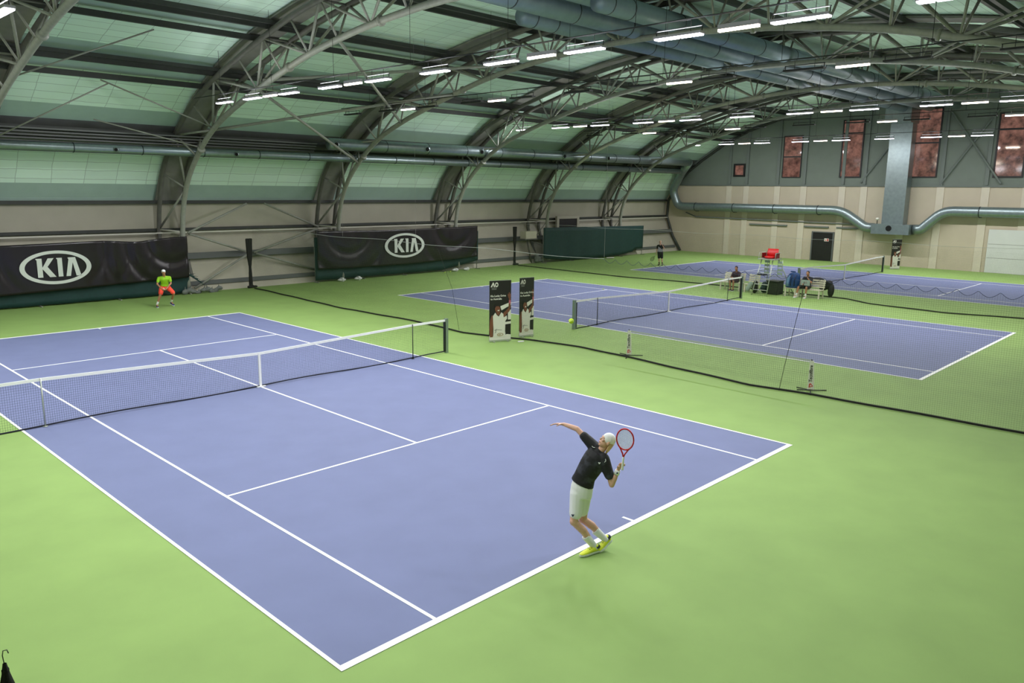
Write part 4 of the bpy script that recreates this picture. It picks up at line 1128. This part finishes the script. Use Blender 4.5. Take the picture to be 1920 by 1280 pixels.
capsule(bm, J['sR'], J['eR'], .05, .038); capsule(bm, J['eR'], J['eR'].lerp(J['wR'], .4), .039, .037); capsule(bm, J['eR'].lerp(J['wR'], .4), J['wR'], .037, .026)
hand(bm, J['wR'], F.v(-.97, -.02, .12), F.v(.0, -.95, -.3), .2, 1.16, -1, .0092)
capsule(bm, J['sL'], J['eL'], .05, .040); capsule(bm, J['eL'], J['eL'].lerp(J['wL'], .4), .041, .039); capsule(bm, J['eL'].lerp(J['wL'], .4), J['wL'], .039, .027)
hand(bm, J['wL'], F.v(.40, .90, .02), F.v(.60, -.25, -.75), 1.05, 1.05, 1)
for h_, k_, a_ in (('hR', 'kA', 'aA'), ('hL', 'kB', 'aB')):
    capsule(bm, J[h_], J[k_], .088, .060); cf = J[k_].lerp(J[a_], .32)+F.v(.03, .0, .0)
    ellipsoid(bm, J[k_]+F.v(-.012, .01, -.01), F.v(.05, 0, 0), F.v(0, 0, .052), F.v(0, .06, 0), 12)
    capsule(bm, J[k_], cf, .056, .060); capsule(bm, cf, J[a_], .057, .036)
fuse('body', bm, M['skin'], t, .0068, 3, .45)
face_parts(t, hd[0], hd[1], hd[2], hd[3], 1.02)
# shirt
bm = B(); sec = torso_secs(J['hL'], J['hR'], J['waist'], J['sL'], J['sR'], J['neck'], 1.0, .022)
hem = W(-.185, 1.04, 0); sp = (J['waist']-hem).normalized(); sx = F.v(-.92, .40, .05).normalized()
sec = [(hem, sx*.172, sp.cross(sx)*.135), (hem+sp*.05, sx*.166, sp.cross(sx)*.135)]+sec[2:-1]
loft(bm, sec, 20)
capsule(bm, J['sR']+F.v(.03, -.03, 0), J['sR'].lerp(J['eR'], .56), .088, .064)
capsule(bm, J['sL']+F.v(-.03, .02, 0), J['sL'].lerp(J['eL'], .60), .09, .072)
loft(bm, [(W(.035, 1.515, 0), F.v(.06, -.045, 0)*1.15, F.v(0, .0, .075)), (W(.062, 1.555, 0), F.v(.06, -.045, 0), F.v(0, 0, .066))], 14)
sh = fuse('shirt', bm, M['tee'], t, .011, 4)
# small white printed marks on the shirt
chest_n = F.v(-.25, .1, -.95)
def patch(r, z, d, sx_, sz_, name, par, m=M['white'], rot=0.):
    bm = B(); c = W(r, z, d); a = F.v(math.cos(rot), math.sin(rot), 0); n = V(chest_n).normalized(); a = (a-n*a.dot(n)).normalized(); u = n.cross(a)
    for i in (-1, 1): bar(bm, c+u*sz_*.5-a*sx_*.5*i, c-u*sz_*.5+a*sx_*.5*i*.2, sz_*.5, .006, n)
    return obj(name, bm, m, par)
patch(.045, 1.415, -.165, .026, .022, 'shirt_logo', sh)
patch(-.045, 1.60, -.035, .05, .010, 'shirt_logo', sh, rot=-.3)
patch(.128, 1.455, -.165, .05, .012, 'shirt_logo', sh, rot=1.35)
# shorts
bm = B()
loft(bm, [(W(-.165, 1.08, 0), F.v(.145, -.05, 0), F.v(0, 0, .118)), (W(-.188, .97, 0), F.v(.155, -.05, 0), F.v(0, 0, .135)), (W(-.20, .86, 0), F.v(.158, -.03, 0), F.v(0, 0, .135))], 18)
capsule(bm, W(-.25, .90, -.03), W(-.262, .62, -.075), .108, .096); capsule(bm, W(-.145, .90, .03), W(-.178, .62, .05), .108, .096)
sr = fuse('shorts', bm, M['white'], t, .012, 3)
patch(-.30, .635, -.19, .03, .03, 'shorts_logo', sr, M['shoe_n'])
for a_, f_ in (('aA', 'kA'), ('aB', 'kB')):
    bm = B(); top = J[a_].lerp(J[f_], .44); loft(bm, [(top, *[x*.064 for x in basis(J[a_]-top)]), (top.lerp(J[a_], .5), *[x*.056 for x in basis(J[a_]-top)]), (J[a_], *[x*.047 for x in basis(J[a_]-top)]), (J[a_]+(J[a_]-top).normalized()*.05, *[x*.044 for x in basis(J[a_]-top)])], 16); fuse('sock', bm, M['white'], t, .009, 2)
shoe('shoe', W(.085, .012, .045), W(-.185, .008, -.165), (0, 0, 1), M['shoe_y'], M['shoe_n'], t, 1.08)
shoe('shoe', W(.262, .13, .165), W(.085, -.0, .02), F.v(-.55, .8, -.2), M['shoe_y'], M['shoe_n'], t, 1.12)
# cap worn backwards, hair at the nape
c, fw, up, s = hd
bm = B(); ellipsoid(bm, c+up*.032-fw*.015, s*.085, fw*.099, up*.091, 18); ellipsoid(bm, c+up*.052+fw*.012, s*.070, fw*.05, up*.045, 14)
ellipsoid(bm, c-up*.02-fw*.088, s*.06, fw*.035-up*.03, up*.012, 12)
cp = fuse('cap', bm, M['white'], t, .008, 3)
bm = B(); ellipsoid(bm, c+up*.088+fw*.036, s*.02, fw*.014, up*.008, 10); obj('cap_logo', bm, M['shoe_n'], cp, True)
bm = B()
for q, ln in ((-.06, .08), (-.04, .12), (-.02, .14), (0, .13), (.02, .15), (.04, .12), (.06, .09)):
    capsule(bm, c-up*.02-fw*.07+s*q, c-up*(.04+ln*.95)-fw*(.085+.1*abs(q)+.03*math.sin(40*q))+s*q*1.25, .027, .008, 8)
for q in (-1, 1): capsule(bm, c-up*.02-fw*.045+s*q*.066, c-up*.11-fw*.05+s*q*.06, .022, .014, 8)
fuse('hair', bm, M['hair'], t, .008, 2)
bm = B(); q0 = J['wL'].lerp(J['eL'], .02); q1 = J['wL'].lerp(J['eL'], .30); tube(bm, [q0, q0.lerp(q1, .5), q1], [.036, .040, .039], 14); wb = obj('wristband', bm, M['white'], t, True)
bm = B(); ellipsoid(bm, q0.lerp(q1, .5)+F.v(.0, 0, -.038), F.v(.012, 0, 0), F.v(0, .014, 0), F.v(0, 0, .005), 10); obj('wristband_logo', bm, M['shoe_n'], wb, True)
racket('tennis_racket', W(.362, 1.335, -.155), W(.388, 1.965, -.30), F.v(-.25, .25, -.95), 'red framed tennis racket with white grip, raised behind the serving player', M['racket'], M['grip'])

# ---- the receiver, crouching in front of the left banner
F = Fig((3.88, 15.42, 0), (.372, .928)); W = F.w
def simple_person(label, base, J, look, mats, k=1., vox=.013, crouch=False, sleeves=.6, short_leg=.85):
    t = empty('person', base, label, 'person')
    bm = B(); loft(bm, torso_secs(J['hL'], J['hR'], J['waist'], J['sL'], J['sR'], J['neck'], .92*k))
    capsule(bm, J['neck']-(J['head']-J['neck']).normalized()*.03, J['neck'].lerp(J['head'], .6), .060, .056)
    for q in 'LR': capsule(bm, J['neck']-V((0, 0, .03)), J['s'+q]-V((0, 0, .01)), .045, .045)
    hd = head(bm, J['head'], look, V((0, 0, 1)), .98*k)
    for q in 'LR':
        capsule(bm, J['s'+q], J['e'+q], .05, .038); capsule(bm, J['e'+q], J['w'+q], .038, .027)
        d = (J['w'+q]-J['e'+q]).normalized(); hand(bm, J['w'+q], d, J.get('n'+q, V((0, 0, -1))+look*.3), J.get('curl', .5), 1.0, 1 if q == 'L' else -1, .0095)
        capsule(bm, J['h'+q], J['k'+q], .085, .056); cf = J['k'+q].lerp(J['a'+q], .3)
        capsule(bm, J['k'+q], cf, .054, .052); capsule(bm, cf, J['a'+q], .051, .034); capsule(bm, J['a'+q], J['a'+q]+(J['t'+q]-J['a'+q])*.5, .034, .03)
    fuse('body', bm, mats['skin'], t, vox, 3, .45)
    face_parts(t, *hd, .98*k)
    bm = B(); sec = torso_secs(J['hL'], J['hR'], J['waist'], J['sL'], J['sR'], J['neck'], 1.*k, .022); loft(bm, sec[1:-1], 18)
    for q in 'LR':
        inn = J['neck'].lerp(J['s'+q], .25)-V((0, 0, .045)); capsule(bm, inn, J['s'+q]-V((0, 0, .018)), .068, .066); capsule(bm, J['s'+q].lerp(J['e'+q], .06), J['s'+q].lerp(J['e'+q], sleeves), .066, .064)
    s_ = fuse('shirt', bm, mats['shirt'], t, .016, 3)
    bm = B(); hp = (J['hL']+J['hR'])/2; sd = (J['hR']-J['hL']).normalized(); fz = V((0, 0, 1)).cross(sd)
    loft(bm, [(hp+V((0, 0, .10)), sd*.15, fz*.12), (hp, sd*.175, fz*.14), (hp-V((0, 0, .09)), sd*.165, fz*.13)], 16)
    for q in 'LR': capsule(bm, J['h'+q], J['h'+q].lerp(J['k'+q], short_leg), .112, .092)
    fuse('shorts', bm, mats['shorts'], t, .016, 3)
    for q in 'LR':
        if mats.get('sock'):
            bm = B(); capsule(bm, J['a'+q].lerp(J['k'+q], .28), J['a'+q], .046, .042); fuse('sock', bm, mats['sock'], t, .016, 2)
        d = (J['t'+q]-J['a'+q]); d.z = 0; d.normalize(); z0 = J.get('lift'+q, 0.)
        hl = V((J['a'+q].x, J['a'+q].y, .006+z0))-d*.075; shoe('shoe', hl, V((J['a'+q].x, J['a'+q].y, .006))+d*.20, (0, 0, 1), mats['shoe'], None, t, 1.0, mats.get('sole', 'sole'))
    c, fw, up, s = hd
    bm = B()
    if mats.get('cap'):
        ellipsoid(bm, c+up*.045-fw*.01, s*.084, fw*.102, up*.078, 16); ellipsoid(bm, c+up*.052+fw*.10, s*.062, fw*.06, up*.010, 12); fuse('cap', bm, mats['cap'], t, .012, 2)
    else:
        ellipsoid(bm, c+up*.038-fw*.030, s*.082, fw*.092, up*.088, 16)
        if mats.get('long'): capsule(bm, c-up*.0-fw*.065, c-up*.16-fw*.075, .066, .06)
        if mats.get('hair'): fuse('hair', bm, mats['hair'], t, .012, 2)
        else: bm.free()
    return t
J = dict(head=W(.045, 1.50, -.12), neck=W(.055, 1.34, -.02), sL=W(-.15, 1.26, .0), sR=W(.265, 1.27, .0), waist=W(.06, 1.0, .10), hL=W(-.055, .84, .14), hR=W(.155, .84, .14),
         eL=W(-.235, 1.0, -.06), wL=W(-.06, .80, -.26), eR=W(.30, 1.01, -.05), wR=W(.10, .81, -.30),
         kL=W(-.14, .56, -.12), aL=W(-.30, .12, -.10), tL=W(-.27, .03, -.32), kR=W(.385, .57, -.02), aR=W(.27, .17, .26), tR=W(.38, .03, .08), liftR=.07, curl=1.0, nL=F.v(.9, 0, .3), nR=F.v(-.9, 0, .3))
simple_person('person crouching ready in lime shirt, coral shorts and white cap before the left banner', (3.88, 15.42, 0), J, F.v(.05, -.08, -1), dict(skin=M['skin_d'], shirt=M['lime'], shorts=M['coral'], sock=M['white'], shoe=M['shoe_b'], cap=M['white']))
racket('tennis_racket', W(.0, .83, -.16), W(.16, .66, -.80), F.v(.2, .95, -.2), 'dark tennis racket held low by the crouching lime-shirted player', M['rblack'], M['grip'], M['rblack'])

# ---- far player, upright at the back of the farthest court
F = Fig((37.25, 12.45, 0), (.836, .549)); W = F.w
J = dict(head=W(-.06, 1.62, 0), neck=W(-.05, 1.46, 0), sL=W(-.23, 1.37, 0), sR=W(.13, 1.40, 0), waist=W(-.04, 1.08, 0), hL=W(-.13, .90, 0), hR=W(.06, .90, 0),
         eL=W(-.27, 1.08, 0), wL=W(-.31, .83, -.04), eR=W(.22, 1.17, -.04), wR=W(.12, 1.38, -.16),
         kL=W(-.10, .48, -.02), aL=W(-.08, .09, 0), tL=W(-.14, .03, -.16), kR=W(.10, .48, -.02), aR=W(.14, .09, -.05), tR=W(.14, .03, -.25), curl=.8, nR=F.v(-.4, .2, -.8))
fp = simple_person('person standing far off in black and grey shirt and black shorts, racket hanging down', (37.25, 12.45, 0), J, F.v(-.1, 0, -1), dict(skin=M['skin'], shirt=M['blackc'], shorts=M['blackc'], sock=M['blackc'], shoe=M['blackc'], sole='rblack'))
bm = B(); poly_prism(bm, [(-.19, 1.32), (.13, 1.09), (.12, .95), (-.19, .95)], lambda a, c, d: W(a, c, -.135-d), .012); obj('shirt_panel', bm, M['greyc'], fp)
racket('tennis_racket', W(-.285, .80, -.05), W(-.66, .30, -.10), F.v(.3, .3, -.9), 'dark tennis racket hanging from the hand of the far standing player', M['rblack'], M['grip'], M['rblack'])

# ---- seated people
F = Fig((28.25, 1.78, 0), (.88, .47)); W = F.w
L_ = V((-1, 0, 0)); y0 = 1.78
def P3(x, y, z): return V((28.25+x, y0+y, z))
J = dict(head=P3(-.02, 0, 1.17), neck=P3(.05, 0, 1.02), sL=P3(.06, -.17, .94), sR=P3(.06, .17, .94), waist=P3(.05, 0, .68), hL=P3(.02, -.09, .53), hR=P3(.02, .09, .53),
         eL=P3(-.05, -.22, .70), wL=P3(-.26, -.08, .64), eR=P3(-.05, .22, .70), wR=P3(-.26, .06, .64),
         kL=P3(-.42, -.10, .52), aL=P3(-.42, -.10, .10), tL=P3(-.62, -.1, .03), kR=P3(-.42, .10, .52), aR=P3(-.34, .10, .10), tR=P3(-.55, .1, .03), curl=.7)
simple_person('person sitting on the left bench in maroon top with dark long hair', (28.25, 1.78, 0), J, V((-1, -.25, -.1)), dict(skin=M['skin_d'], shirt=M['maroon'], shorts=M['maroon'], shoe=M['rblack'], hair=M['maroon'], long=True), .95, .016, sleeves=.95)
y0 = -2.02
def P3(x, y, z): return V((28.42+x, y0+y, z))
J = dict(head=P3(-.03, 0, 1.20), neck=P3(.05, 0, 1.05), sL=P3(.06, -.19, .97), sR=P3(.06, .19, .97), waist=P3(.06, 0, .70), hL=P3(.02, -.10, .54), hR=P3(.02, .10, .54),
         eL=P3(-.12, -.24, .76), wL=P3(-.16, -.07, .98), eR=P3(-.02, .25, .72), wR=P3(-.25, .12, .70),
         kL=P3(-.42, -.16, .53), aL=P3(-.46, -.15, .10), tL=P3(-.68, -.16, .03), kR=P3(-.42, .24, .53), aR=P3(-.52, .30, .10), tR=P3(-.74, .34, .03), curl=.9)
sp_ = simple_person('person sitting on the right bench in black shirt and dark shorts, hand at the chin', (28.42, -2.02, 0), J, V((-1, -.05, -.05)), dict(skin=M['skin_d'], shirt=M['blackc'], shorts=M['blackc'], sock=M['white'], shoe=M['white'], hair=M['hair_d']), 1., .016)
t = empty('tablet', (28.15, -2.05, .68), 'grey flat board standing on the lap of the seated man in black', 'board')
bm = B(); bar(bm, (28.12, -2.28, .76), (28.12, -1.84, .76), .02, .27); obj('cover', bm, M['towel'], t)
bm = B(); bar(bm, (28.106, -2.14, .76), (28.106, -1.98, .76), .004, .1); obj('mark', bm, M['pr_grey'], t)

# ------------------------------------------------------------------ world and view
wd = bpy.data.worlds.new('world'); sc.world = wd; wd.use_nodes = True
wd.node_tree.nodes['Background'].inputs['Color'].default_value = (.25, .3, .4, 1); wd.node_tree.nodes['Background'].inputs['Strength'].default_value = .15
sc.view_settings.view_transform = 'Standard'; sc.view_settings.look = 'None'; sc.view_settings.gamma = 1.0; sc.view_settings.use_curve_mapping = False
sc.view_settings.exposure = 0.30
